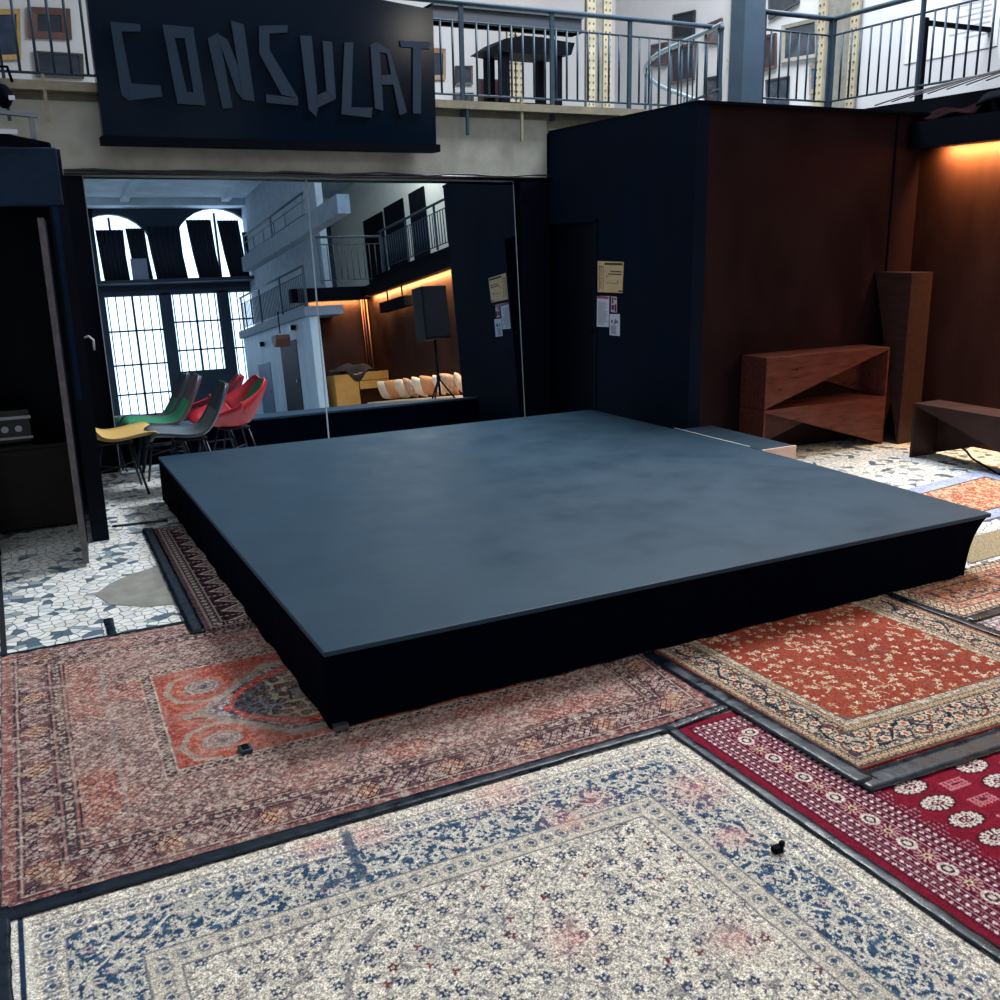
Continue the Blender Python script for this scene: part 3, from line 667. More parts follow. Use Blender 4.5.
MB().box(-.2,.44,.251,.256,.745,.755).build('drawer_gap', M_black, dk)
cl = MB(); vs = []; fs = []; n = 14
for i in range(n+1):
    for j in range(n+1):
        u = i/n; v = j/n
        zz = .94+.12*math.sin(math.pi*u)**.7*math.sin(math.pi*v)**.6+.03*math.sin(u*13+v*7)
        yy = -.2+.48*v
        zz += .03*math.sin(u*29+v*17)*math.sin(math.pi*u)
        if v > .85: zz = .945-.22*(v-.85)/.15*max(0,math.sin(math.pi*(u-.3)*2.2))*(1 if .3 < u < .75 else 0)
        vs.append((-.74+.95*u, yy, zz))
for i in range(n):
    for j in range(n): fs.append((i*(n+1)+j, (i+1)*(n+1)+j, (i+1)*(n+1)+j+1, i*(n+1)+j+1))
cl.add(vs, fs, True); o = cl.build('draped_cloth', mat('black_cloth', (10,14,24), .85), loc=(5.95,-5.9,.02)); s = o.modifiers.new('thick','SOLIDIFY'); s.thickness = .012; s.offset = 1
tag(o, 'crumpled black cloth on the reflected wooden desk', 'cloth')
wbn = thing('slatted_bench', 'pale slatted bench along the reflected warm-lit wall', 'bench', (6.08,-3.4,0))
M_pallet = mat('pale_pallet_wood', (205,190,172), .7, var=.2, scale=6)
MB().box(-.3,.3,-2.0,2.2,.24,.30).build('seat', M_pallet, wbn)
mb = MB()
for k in range(15): mb.box(-.28,-.24,-1.95+.29*k,-1.85+.29*k,0,.24)
mb.box(-.30,-.28,-2,2.2,.10,.16).build('frame', M_pallet, wbn)
cols = [((228,214,196),'white'),((214,150,96),'orange'),((226,206,182),'cream'),((150,96,74),'brown patterned'),((232,220,206),'pale'),((206,150,110),'peach'),((236,226,212),'ivory'),((176,120,92),'tan patterned'),((220,196,176),'sand'),((196,140,120),'rosy')]
pos = ['nearest the desk','second along from the desk','third along from the desk','behind the patterned pair','midway along the bench','before the speaker pole','beside the speaker pole','past the tripod','next to the last on the bench','nearest the black room']
for k,(c,nm) in enumerate(cols):
    mb = MB(); m_ = 8; vs = []; fs = []
    for sgn in (1,-1):
        for i in range(m_+1):
            for j in range(m_+1):
                u = 2*i/m_-1; v = 2*j/m_-1
                h = .075*((1-u*u)*(1-v*v))**.45
                pin = 1-.08*(u*u*v*v)
                vs.append((sgn*h, u*.2*pin, v*.2*pin))
    for q in range(2):
        o_ = q*(m_+1)**2
        for i in range(m_):
            for j in range(m_): fs.append((o_+i*(m_+1)+j, o_+(i+1)*(m_+1)+j, o_+(i+1)*(m_+1)+j+1, o_+i*(m_+1)+j+1))
    mb.add(vs, fs, True)
    cu = mb.build('cushion', mat('cushion_'+nm.replace(' ','_'), c, .85, var=.12 if k not in (3,7) else .0, scale=18, col2=(236,200,170) if k in (3,7) else None))
    cu.location = (6.10, -5.15+.44*k, .515); cu.rotation_euler = (random.uniform(-.2,.2), -.4, random.uniform(-.4,.4))
    tag(cu, '%s cushion on the reflected wall bench, %s' % (nm, pos[k]), 'cushion', 'cushions on the wall bench')
# warm lamps, pipes, bar heater and hall fittings
ht = thing('bar_heater', 'long black bar heater hanging under the reflected gallery edge', 'heater', (6.28,-4.6,2.05))
MB().box(-.09,.09,-.65,.65,0,.2).build('body', M_black, ht, bevel=.01)
MB().box(-.01,.01,-.4,-.37,.2,.44).box(-.01,.01,.37,.4,.2,.44).build('hanger', M_black, ht)
for k,(dx,dy,c) in enumerate(((0,0,(190,140,120)),(-.07,.0,(120,70,60)),(-.12,.0,(150,100,86)))):
    tag(MB().cyl((0,0,.95),(0,0,2.45),.014).build('wall_pipe', mat('pipe_%d'%k, c, .3, metal=.5), loc=(6.37+dx,-6.44+dy,0)), ['pinkish vertical pipe in the reflected wall corner','dark red vertical pipe in the reflected wall corner','brown vertical pipe furthest from the reflected corner'][k], 'pipe', 'vertical pipes in the hall corner')
d2 = struct('door_2', B(4.885,4.9,-8.15,-6.9,0,1.74), mat('deep_blue_door', (6,22,40), .5, spec=.1)); MB().box(4.86,4.885,-7.1,-7.06,.85,.9).build('door_handle', M_metal, d2)
d3 = struct('door_3', B(4.885,4.9,-10.3,-9.2,0,1.4), mat('slate_blue_door', (60,94,124), .5)); MB().box(4.86,4.885,-9.4,-9.36,.7,.75).build('door_handle', M_metal, d3)
d4 = struct('door_4', B(5.12,5.3,-6.5,-6.47,0,1.7), M_black)
pl = thing('pendant_lamp', 'brown faceted lantern hanging before the reflected pale panelling', 'lamp', (4.550,-6.808,1.719))
MB().prism([(-.19,.03),(-.13,.12),(.13,.12),(.19,.03),(.06,-.12),(-.06,-.12)], lambda u,v,t:(t,u,v), -.15, .15).build('shade', mat('brown_lantern', (96,62,46), .5), pl)
MB().cyl((0,0,.15),(0,0,.6),.012).build('stem', M_black, pl)
for k,(y,z) in enumerate(((-6.9,1.98),(-9.6,1.84))):
    q = thing('wall_light', ['small white box light above the reflected dark blue door','small white box light above the reflected grey-blue door'][k], 'light', (4.84,y,z), 0, 'box lights on the pale panelling')
    MB().box(-.05,.05,-.07,.07,-.06,.06).build('housing', mat('white_box', (220,228,238), .5), q); MB().box(-.052,.04,.07,.12,-.05,.05).build('shade', M_black, q)
# curtains before the arched windows
M_cur = mat('black_curtain', (12,26,44), .85, var=.3, scale=3)
for k,(xa,xb,sl,zt) in enumerate(((1.92,2.56,.06,5.05),(2.62,3.06,.10,5.08),(3.10,3.92,.12,5.12),(4.10,4.72,.16,5.28),(4.88,5.42,.18,5.26),(5.48,5.78,.16,4.95))):
    mb = MB(); vs = []; fs = []; n = 24
    for i in range(n+1):
        for z, dx in ((zt-.02*(i%2),0),(4.4,sl*.5),(3.8,sl)):
            vs.append((xa+(xb-xa)*i/n*(1 if z > 4.5 else .93)+dx, .03*math.sin(i*1.6), z))
    for i in range(n):
        for j in range(2): fs.append((i*3+j, (i+1)*3+j, (i+1)*3+j+1, i*3+j+1))
    mb.add(vs, fs, True); o = mb.build('curtain', M_cur, loc=(0,-12.75,0)); s = o.modifiers.new('thick','SOLIDIFY'); s.thickness = .01
    tag(o, ['leftmost dark curtain at the reflected arched window','second dark curtain from the left at the reflected arches','wide dark curtain between the two reflected arches','dark curtain left of the centre of the wide arch','dark curtain right of the centre of the wide arch','rightmost dark curtain at the reflected wide arch'][k], 'curtain', 'dark curtains at the arched windows')
tag(MB().box(-.19,.19,-.02,.02,0,.52).build('notice_board', mat('lavender_grey_board', (128,136,160), .7), loc=(2.8,-12.55,3.78)), 'lavender grey panel standing before the reflected curtains', 'panel')
struct('trim_11', B(1.6,5.9,-13.0,-12.45,3.70,3.78), M_dkblue)
for k, (ya, yb, zt_) in enumerate((((7.970,-10.375,4.557), (7.970,-9.064,4.445), (7.970,-9.518,4.764)), ((7.970,-8.904,4.533), (7.970,-7.723,4.427), (7.970,-8.176,4.807)), ((7.970,-7.353,4.687), (7.970,-6.512,4.624), (7.970,-6.912,4.813)))):
    struct('door_%d' % (5+k), B(7.96,7.99,ya[1],yb[1],2.95,zt_[2]), mat('dark_upper_door', (10,14,22), .6, spec=.1))
# ================================================================== rugs: woven design held as colour per point
def hashn(ix, iy, seed):
    h = (ix*374761393 + iy*668265263 + seed*974634777) & 0xffffffff
    h = ((h ^ (h >> 13)) * 1274126177) & 0xffffffff
    return ((h ^ (h >> 16)) & 0xffff) / 65535.0
def vn(x, y, sc, seed=0):
    x = x*sc; y = y*sc
    ix = np.floor(x).astype(np.int64); iy = np.floor(y).astype(np.int64)
    fx = x-ix; fy = y-iy; fx = fx*fx*(3-2*fx); fy = fy*fy*(3-2*fy)
    a = hashn(ix,iy,seed); b = hashn(ix+1,iy,seed); c = hashn(ix,iy+1,seed); d = hashn(ix+1,iy+1,seed)
    return (a*(1-fx)+b*fx)*(1-fy)+(c*(1-fx)+d*fx)*fy
def fb(x, y, sc, seed=0): return (vn(x,y,sc,seed)*.5+vn(x,y,sc*2.1,seed+7)*.3+vn(x,y,sc*4.3,seed+13)*.2)
class Cv:
    def __init__(s, X, base): s.c = np.empty(X.shape+(3,)); s.c[:] = rgb(*base)
    def put(s, m, col, a=1.0):
        m = np.clip(np.asarray(m, float), 0, 1)[..., None]*a
        col = np.array(rgb(*col)) if isinstance(col, tuple) else col
        s.c = s.c*(1-m) + col*m
        return s
def st(e, x, w=.004): return np.clip((x-e)/w+.5, 0, 1)          # soft step
def band(x, a, b, w=.003): return st(a,x,w)*(1-st(b,x,w))
def cells(X, Y, p, seed, jit=.5):
    """jittered spot grid: distance to the cell's spot, its random value, and its offset"""
    gx = np.floor(X/p).astype(np.int64); gy = np.floor(Y/p).astype(np.int64)
    best = np.full(X.shape, 9.0); rv = np.zeros(X.shape); ox = np.zeros(X.shape); oy = np.zeros(X.shape)
    for dx in (-1,0,1):
        for dy in (-1,0,1):
            cx = gx+dx; cy = gy+dy
            px = (cx+.5+(hashn(cx,cy,seed)-.5)*2*jit)*p; py = (cy+.5+(hashn(cx,cy,seed+1)-.5)*2*jit)*p
            d = np.hypot(X-px, Y-py); k = d < best
            best = np.where(k, d, best); rv = np.where(k, hashn(cx,cy,seed+2), rv); ox = np.where(k, X-px, ox); oy = np.where(k, Y-py, oy)
    return best, rv, ox, oy
def flower(d, ox, oy, r, n=5, k=.3): return d < r*(1+k*np.cos(n*np.arctan2(oy,ox)))
def fr(x): return x-np.floor(x)
M_rug = bpy.data.materials.new('woven_wool_pile'); M_rug.use_nodes = True
def rugmat():
    nt = M_rug.node_tree; N = nt.nodes; L = nt.links; b = N['Principled BSDF']
    at = N.new('ShaderNodeAttribute'); at.attribute_name = 'Col'
    tc = N.new('ShaderNodeTexCoord')
    n1 = N.new('ShaderNodeTexNoise'); n1.inputs['Scale'].default_value = 210; n1.inputs['Detail'].default_value = 2
    n2 = N.new('ShaderNodeTexNoise'); n2.inputs['Scale'].default_value = 75; n2.inputs['Detail'].default_value = 3
    L.new(tc.outputs['Object'], n1.inputs['Vector']); L.new(tc.outputs['Object'], n2.inputs['Vector'])
    m1 = N.new('ShaderNodeMapRange'); m1.inputs['From Min'].default_value = .3; m1.inputs['From Max'].default_value = .7; m1.inputs['To Min'].default_value = .42; m1.inputs['To Max'].default_value = 1.5
    m2 = N.new('ShaderNodeMapRange'); m2.inputs['From Min'].default_value = .3; m2.inputs['From Max'].default_value = .7; m2.inputs['To Min'].default_value = .72; m2.inputs['To Max'].default_value = 1.25
    L.new(n1.outputs['Fac'], m1.inputs['Value']); L.new(n2.outputs['Fac'], m2.inputs['Value'])
    mm = N.new('ShaderNodeMath'); mm.operation = 'MULTIPLY'; L.new(m1.outputs['Result'], mm.inputs[0]); L.new(m2.outputs['Result'], mm.inputs[1])
    mx = N.new('ShaderNodeMixRGB'); mx.blend_type = 'MULTIPLY'; mx.inputs['Fac'].default_value = 1
    L.new(at.outputs['Color'], mx.inputs[1]); L.new(mm.outputs['Value'], mx.inputs[2])
    L.new(mx.outputs['Color'], b.inputs['Base Color'])
    b.inputs['Roughness'].default_value = .95; b.inputs['Specular IOR Level'].default_value = .1
    bp = N.new('ShaderNodeBump'); bp.inputs['Strength'].default_value = .25; bp.inputs['Distance'].default_value = .004
    L.new(n1.outputs['Fac'], bp.inputs['Height']); L.new(bp.outputs['Normal'], b.inputs['Normal'])
rugmat()
def rug(name, label, corners, W, Hh, res, fn, z=.006, us=None, vs=None):
    """corners BL, BR, TR, TL on the floor; fn(X, Y, W, H) -> colours, X and Y in metres from BL"""
    us = np.linspace(0,1,int(W/res)+1) if us is None else us; vs = np.linspace(0,1,int(Hh/res)+1) if vs is None else vs
    U, V = np.meshgrid(us, vs)
    c = [np.array(q, float) for q in corners]
    P = (1-U)[...,None]*(1-V)[...,None]*c[0]+U[...,None]*(1-V)[...,None]*c[1]+U[...,None]*V[...,None]*c[2]+(1-U)[...,None]*V[...,None]*c[3]
    nv, nu = U.shape
    Cc = fn(U*W, V*Hh, W, Hh)
    Z = z + .0012*(fb(P[...,0],P[...,1],3.0,5)-.5)
    co = np.concatenate([P, Z[...,None]], -1).reshape(-1,3)
    # side wall down to the floor
    ring = np.concatenate([np.arange(nu), np.arange(1,nv)*nu+nu-1, (nv-1)*nu+np.arange(nu-2,-1,-1), np.arange(nv-2,0,-1)*nu])
    low = co[ring].copy(); low[:,2] = .0005
    n0 = len(co); allco = np.concatenate([co, low]); colr = np.concatenate([Cc.reshape(-1,3), Cc.reshape(-1,3)[ring]*.6])
    i = (np.arange(nv-1)[:,None]*nu+np.arange(nu-1)[None,:]).ravel()
    q = np.stack([i, i+1, i+1+nu, i+nu], 1)
    m = len(ring); k = np.arange(m); k2 = (k+1) % m
    q2 = np.stack([ring[k2], ring[k], n0+k, n0+k2], 1)
    q = np.concatenate([q, q2])
    me = bpy.data.meshes.new(name)
    me.vertices.add(len(allco)); me.vertices.foreach_set('co', allco.ravel().astype(np.float32))
    me.loops.add(q.size); me.loops.foreach_set('vertex_index', q.ravel().astype(np.int32))
    me.polygons.add(len(q)); me.polygons.foreach_set('loop_start', np.arange(0,q.size,4,dtype=np.int32))
    me.polygons.foreach_set('use_smooth', np.ones(len(q), bool))
    me.update(calc_edges=True)
    at = me.color_attributes.new('Col','FLOAT_COLOR','POINT')
    at.data.foreach_set('color', np.concatenate([np.clip(colr,0,1), np.ones((len(colr),1))],1).ravel().astype(np.float32))
    me.materials.append(M_rug)
    o = bpy.data.objects.new(name, me); COL.objects.link(o)
    return tag(o, label, 'rug', 'carpets laid around the stage')
def lozenges(cv, t, r, p, h, line, fill, fill2, w=.10):
    """row of hexagonal lozenges along t (pitch p), r in -1..1 across"""
    a = np.abs(fr(t/p)-.5)*2                    # 0 mid, 1 at the joint
    q = a*.9+np.abs(r)*.75
    k = (np.floor(t/p).astype(np.int64) % 3)
    qq = np.maximum(a*.75+np.abs(r)*.55, np.abs(r)*1.0)
    cv.put((qq < .93), fill); cv.put((qq < .93)&(k == 1), fill2)
    g = np.abs(fr(t/p*4+.0)-.5)+np.abs(fr(r*1.6+.5)-.5)
    cv.put((qq < .86)&(np.abs(g-.5) < .13), line); cv.put((qq < .86)&(g < .14), (112,64,66)); cv.put((qq < .86)&(k == 1)&(g < .18), (150,70,54))
    cv.put(np.abs(qq-.88) < .06, line)
    for ax, ay in ((.3,0),(-.3,0),(0,.3),(0,-.3)):
        pass
def rug_faded(X, Y, W, Hh):
    wob = .006*(fb(X,Y,9,3)-.5)
    X = X+wob; Y = Y+.006*(fb(X,Y,9,4)-.5)
    dl = X; dr = W-X; db = Y; dt = Hh-Y
    d = np.minimum(np.minimum(dl,dr), np.minimum(db,dt))
    horiz = np.minimum(db,dt) < np.minimum(dl,dr)
    t = np.where(horiz, X, Y)
    n1 = fb(X,Y,14,1); n2 = fb(X,Y,60,2); n3 = fb(X,Y,3.2,9)
    cv = Cv(X, (164,126,120))
    fine = fb(X,Y,95,31)
    # overall fine figure of the faded ground
    cv.put(st(.53,fine,.05), (196,164,150), .75); cv.put(1-st(.42,fine,.08), (86,66,72), .7)
    cv.put(st(.56,n3,.14)*st(.24,d,.02), (172,92,76), .55)
    cv.put((1-st(.40,n3,.1))*st(.24,d,.02), (138,122,116), .4)
    # outer edge
    b = band(d,-.1,.045); cv.put(b, (142,84,82), .75); cv.put(b*(fr(t/.02) < .4)*(d > .02), (96,60,66), .6)
    cv.put(band(d,.043,.053), (64,44,56)); cv.put(band(d,.053,.060), (186,160,146))
    # lozenge border
    m = band(d,.06,.168)
    c2 = Cv(X, (92,64,72)); lozenges(c2, t, (d-.114)/.056, .108, .05, (50,34,48), (182,152,146), (204,160,132))
    cv.put(m, c2.c)
    cv.put(m*st(.55,n1,.1), (150,104,98), .35)
    cv.put(band(d,.168,.178), (60,42,54)); cv.put(band(d,.178,.186), (150,106,100))
    # flower guard
    m = band(d,.186,.226); cv.put(m, (70,58,66)); a = np.abs(fr(t/.042)-.5)*2; rr = np.abs(d-.206)/.018
    cv.put(m*((a*a+rr*rr) < .55)*(n2 > .44), (190,172,156), .85); cv.put(m*((a*a+rr*rr) < .1), (120,60,60))
    cv.put(band(d,.226,.234), (160,112,100)); cv.put(band(d,.234,.242), (64,46,56))
    # broad worn band with small repeated figure
    m = band(d,.242,.515)
    g = np.abs(fr(t/.035)-.5)+np.abs(fr(d/.035)-.5)
    cv.put(m*(np.abs(g-.42) < .10), (78,50,58), .7)
    cv.put(m*(g < .14), (206,172,152), .7)
    cv.put(band(d,.372,.386)*st(.3,n1,.1), (150,140,136), .8)
    # inner guards
    m = band(d,.527,.56); z = np.abs(fr(t/.03)-.5)*2; r2 = (d-.5435)/.0165
    cv.put(m, (78,56,60)); cv.put(m*(np.abs(r2-(z*1.6-.8)) < .4), (166,148,138)); cv.put(band(d,.562,.567), (196,180,166)); cv.put(band(d,.518,.523), (176,150,140))
    # field
    fx = X-.575; mid = Hh/2-.03; v = np.abs(Y-mid); hh = Hh/2-.575
    F_ = band(d,.57,9)
    red = (160,68,58)
    cf = Cv(X, red)
    cf.put(st(.5,n1,.2), (176,96,76), .7); cf.put((fr(t/.026) < .3)*band(d,.572,.615), (120,44,44), .5)
    # spandrel medallions
    sx = fx-.17; sy = v-(hh-.17); rad = np.hypot(sx, sy*1.1)
    oc = np.maximum(np.abs(sx),np.abs(sy))+.35*np.minimum(np.abs(sx),np.abs(sy)); cf.put((np.abs(oc-.145) < .013)&((sx < -.02)|(sy < -.02)), (160,150,136), .8)
    cf.put((rad < .105)&(n2 > .5), (178,104,84), .7); cf.put(rad < .075, (124,112,114)); cf.put((rad < .075)&(fr(rad/.02+n1*2) < .4), (170,150,140)); cf.put(rad < .022, (70,66,84))
    # diagonal line of the great diamond
    l1 = v - np.clip((fx-.12)*1.05, 0, hh-.10)
    inside = (l1 < 0)&(fx > .10)
    bandm = (np.abs(l1) < .024)&(fx > .06); cf.put(bandm, (176,170,150)); cf.put(bandm&(fr((fx+v)/.016) < .45), (74,74,86))
    cf.put(inside&(l1 < -.024), (38,52,78))
    dd, rv, ox, oy = cells(X,Y,.048,41,.3)
    cf.put(inside&(l1 < -.03)&flower(dd,ox,oy,.020,6,.2), (178,176,176)); cf.put(inside&(l1 < -.03)&(dd < .007), (70,80,104)); 
    cf.put(inside&(l1 < -.03)&(rv > .6)&flower(dd,ox,oy,.018,6,.2), (186,130,120))
    l2 = v - np.clip(np.sqrt(np.clip(fx-.25,0,9))*.52, 0, hh-.16); in2 = (fx > .25)&(l2 < 0)
    ring = (np.abs(l2) < .03)&(fx > .22); cf.put(ring, (182,58,48)); cf.put(ring&(np.abs(l2) > .026), (60,40,56)); cf.put(ring&(fr((fx*.8+v)/.05) < .22)&(np.abs(l2) < .01), (214,150,130))
    core = in2&(l2 < -.033)
    cf.put(core, (186,166,128)); 
    w_ = np.clip((.46-fx-.2*(fb(X,Y,12,21)-.5))/.1,0,1); cf.put(core*w_, (110,122,134)); cf.put(core*np.clip((.35-fx)/.05,0,1), (42,50,72))
    d3, r3, o3, p3 = cells(X,Y,.05,51,.25); cf.put(core&(np.abs(d3-.017) < .006), (58,60,76)); cf.put(core&flower(d3,o3,p3,.011,4,.5), (92,50,56))
    sq = (np.abs(fx-.55) < .07)&(v < .055); cf.put(core&sq, (116,116,118)); cf.put(core&sq&((np.abs(np.abs(fx-.55)-.067) < .006)|(np.abs(v-.056) < .006)), (64,50,62))
    cf.put(n2 > .58, (200,180,160), .16); cf.put(n2 < .40, (60,40,52), .2)
    cv.put(F_, cf.c)
    # wear
    cv.put(st(.60,fb(X,Y,4.0,77),.1), (172,138,128), .3)
    wo = 1-.65*F_; cv.put(st(.57,fb(X,Y,44,78),.04)*wo, (62,44,54), .4); cv.put(st(.60,fb(X,Y,70,79),.04)*wo, (206,190,176), .5)
    return cv.c
def rug_cream(X, Y, W, Hh):
    X0 = X; X = X+.008*(fb(X,Y,12,3)-.5); Y = Y+.008*(fb(X0,Y,12,4)-.5)
    d = np.minimum(np.minimum(X,W-X), np.minimum(Y,Hh-Y))
    horiz = np.minimum(Y,Hh-Y) < np.minimum(X,W-X); t = np.where(horiz, X, Y)
    n = fb(X,Y,60,1); n2 = fb(X,Y,5,2); n3 = fb(X,Y,22,8); sp = fb(X,Y,120,33)
    cv = Cv(X, (226,216,200))
    cv.put(st(.55,n,.05), (232,226,212), .7)
    cv.put((1-st(.42,fb(X,Y,170,34),.05)), (104,102,110), .75)
    cv.put((1-st(.36,n3,.05))*(sp < .47), (112,114,122), .35)
    d0, r0, ox, oy = cells(X,Y,.066,11,.42)
    # field sprigs
    fld = st(.40,d,.01)
    fl = flower(d0,ox,oy,.0135,5,.28)&(r0 > .46); cv.put(fld*fl, (44,66,98)); cv.put(fld*(fl&(r0 > .975)), (96,40,52)); cv.put(fld*((d0 < .006)&(r0 > .4)), (206,200,190))
    d1, r1, ox1, oy1 = cells(X,Y,.036,21,.45); cv.put(fld*(flower(d1,ox1,oy1,.0068,3,.6)&(r1 > .5)), (86,92,108)); cv.put(fld*(flower(d1,ox1,oy1,.009,3,.6)&(r1 > .985)), (120,56,66))
    # curling stems
    s = np.abs(np.sin(X*21+3*np.sin(Y*9))*np.cos(Y*17+2.4*np.sin(X*12))); cv.put(fld*(s < .05)*(n2 > .45), (96,96,108), .6)
    # inner guard
    m = band(d,.315,.40); g = fr(t/.055)
    a = np.abs(fr(t/.055)-.5)*2; rr = np.abs(d-.357)/.03; cv.put(m, (200,192,178), .8); cv.put(m*(np.abs(np.sqrt(a*a+rr*rr)-.62) < .16)*(sp > .42), (104,112,128), .8); cv.put(m*((a*a+rr*rr) < .10), (70,86,112))
    cv.put(band(d,.312,.318)+band(d,.398,.404), (92,92,104), .85)
    # navy main border with flowers and leaves
    m = band(d,.135,.312)
    cv.put(m, (54,82,112)); cv.put(m*st(.54,n,.05), (84,110,136), .7); cv.put(m*(1-st(.43,sp,.04)), (36,56,82), .7)
    d2, r2, o2, p2 = cells(X,Y,.05,31,.34); f2 = flower(d2,o2,p2,.0155,5,.28)&(r2 > .2)
    M2 = band(d,.135,.312); cv.put(M2*f2, (208,202,190)); cv.put(M2*(f2&(r2 > .85)), (196,170,168)); cv.put(M2*(d2 < .007), (58,80,110))
    ar = np.abs(np.sin(t*26)*.045-(d-.222)); cv.put(M2*(ar < .006), (206,202,192)); 
    cv.put(M2*(fb(X,Y,76,71) > .53), (206,200,188), .9); cv.put(M2*(fb(X,Y,9,72) > .68)*(sp > .47), (196,192,182), .7)
    # outer guards
    m = band(d,.055,.13); a = np.abs(fr(t/.07)-.5)*2; rr = np.abs(d-.092)/.035
    cv.put(m*(np.abs(np.sqrt(a*a+rr*rr)-.55) < .13)*(sp > .4), (96,112,134), .8); cv.put(m*((a*a+rr*rr) < .07), (60,84,116)); cv.put(m*(np.abs(a-1) < .12)*(rr < .5), (110,120,136), .8)
    cv.put(band(d,.048,.055)+band(d,.13,.135), (110,116,126), .7)
    # left edge stripe: white, navy, white
    cv.put(band(X0,-.1,.018), (226,222,212)); cv.put(band(X0,.020,.034), (36,54,80)); cv.put(band(X0,.034,.055), (222,218,206))
    # warm pink staining and blue-grey staining of the wool
    st1 = np.zeros_like(X)
    for px, py, r in ((.86,-.06,.06),(1.02,-.07,.07),(1.62,-.30,.07),(1.76,-.24,.06),(1.34,-.78,.07),(1.72,-.98,.07),(2.1,-.35,.10),(1.5,-.05,.10),(2.02,-.62,.06)):
        st1 = np.maximum(st1, np.exp(-(((X-px)/r)**2+((Y-Hh-py)/(r*.9))**2)))
    wt = (.1+1.2*fb(X,Y,46,91))*.55
    cv.put(st1*wt, (226,138,130), .8)
    st2 = np.zeros_like(X)
    for px, py, r in ((1.18,-.62,.06),(1.02,-.66,.05),(1.55,-.66,.05),(1.70,-.92,.06),(.62,-.85,.07)): st2 = np.maximum(st2, np.exp(-(((X-px)/r)**2+((Y-Hh-py)/r)**2)))
    cv.put(st2*wt, (110,118,134), .6)
    # darned navy patch strip across the border
    cv.put(band(X+.12*(Hh-Y),.955,.985,.008)*band(Hh-Y,.03,.26,.02), (56,78,102), .85); cv.put(band(X,.80,.97,.03)*band(Hh-Y,.24,.285,.015)*(n > .42), (52,76,102), .8)
    return cv.c
def rug_crimson(X, Y, W, Hh):
    d = np.minimum(np.minimum(X,W-X), np.minimum(Y,Hh-Y)); horiz = np.minimum(Y,Hh-Y) < np.minimum(X,W-X); t = np.where(horiz, X, Y)
    n = fb(X,Y,50,1); cv = Cv(X, (96,16,42))
    cv.put(st(.5,n,.15), (116,22,48), .6)
    cv.put(band(d,-.1,.032), (124,20,44))
    def dots(c, p, r, col, ph=0.0): 
        a = (fr(t/p+ph)-.5)*p; cv.put(np.hypot(a*1.0, d-c) < r, col)
    for c in (.048,.078,.108): 
        cv.put(band(d,c-.013,c+.013,.002), (84,14,40)); dots(c,.028,.0068,(222,196,200)); cv.put(band(d,c+.0125,c+.0165,.002), (198,160,166), .7)
        dots(c,.028,.0042,(150,90,104),.5)
    # main border of suns
    m = band(d,.124,.205); cv.put(m, (92,16,44)); p = .145
    a = (fr(t/p)-.5)*p; r_ = np.hypot(a, (d-.164)*1.0); th = np.arctan2(d-.164,a)
    cv.put(m*((np.hypot(a/1.25,d-.164) < .027)), (214,200,190)); cv.put(m*((np.hypot(a/1.25,d-.164) < .017)), (66,40,54)); cv.put(m*((np.hypot(a/1.25,d-.164) < .010)), (214,196,184))
    a2 = (fr(t/p+.5)-.5)*p; r2 = np.hypot(a2,d-.164); th2 = np.arctan2(d-.164,a2)
    cv.put(m*((r2 < .037)&(r2 > .016)&(np.cos(th2*12) > .1)), (196,150,150)); cv.put(m*(r2 < .014), (206,184,150)); cv.put(m*(r2 < .007), (80,30,48))
    cv.put(m*((r_ < .042)&(r_ > .03)&(np.cos(th*14) > .3)), (170,110,120), .8)
    for c in (.218,.246,.274):
        cv.put(band(d,c-.012,c+.012,.002), (84,14,40)); dots(c,.028,.0068,(222,196,200),.2); cv.put(band(d,c-.0165,c-.0125,.002), (198,160,166), .7)
    # toothed fringe to the field
    F_ = d > .292; cf = Cv(X, (120,18,40)); cf.put(st(.5,fb(X,Y,9,5),.2), (134,24,46), .7)
    z = np.abs(fr(t/.105)-.5)*2; tooth = (d-.292) < .012+.045*z; tm = tooth*1.0
    cf.put(tm, (104,20,46)); g1 = (np.abs(fr(t/.018)-.5)+np.abs(fr(d/.018)-.5)) < .30; cf.put(tooth&g1, (190,130,140), .85)
    # guls: round in columns, small crosses between
    u = X-.425; px, py = .29, .108
    a = (fr(u/px+.5)-.5)*px; b = (fr((Y-.0)/py)-.5)*py; q = np.sqrt((a/.066)**2+(b/.040)**2)
    fin = (d > .345)
    cf.put(fin&(q < 1.08), (70,16,34)); cf.put(fin&(q < .94), (212,196,188))
    ang = np.arctan2(b/.04,a/.066); cf.put(fin&(q < .94)&(q > .40)&(np.cos(ang*14) > .15)&(fr(q/.27) < .62), (72,32,46)); cf.put(fin&(q < .38), (86,20,40)); cf.put(fin&(q < .26)&(np.cos(ang*4) > 0), (214,196,190))
    a = (fr(u/px)-.5)*px; b = (fr((Y-.0)/py+.5)-.5)*py; q = np.maximum(np.abs(a)/.048,np.abs(b)/.026); cr_ = (q < 1)&((np.abs(fr(a/.016)-.5) < .22)|(np.abs(fr(b/.014)-.5) < .2))
    cf.put(fin&cr_, (196,120,128), .85); cf.put(fin&(q < .25), (90,20,40))
    cv.put(F_, cf.c); return cv.c
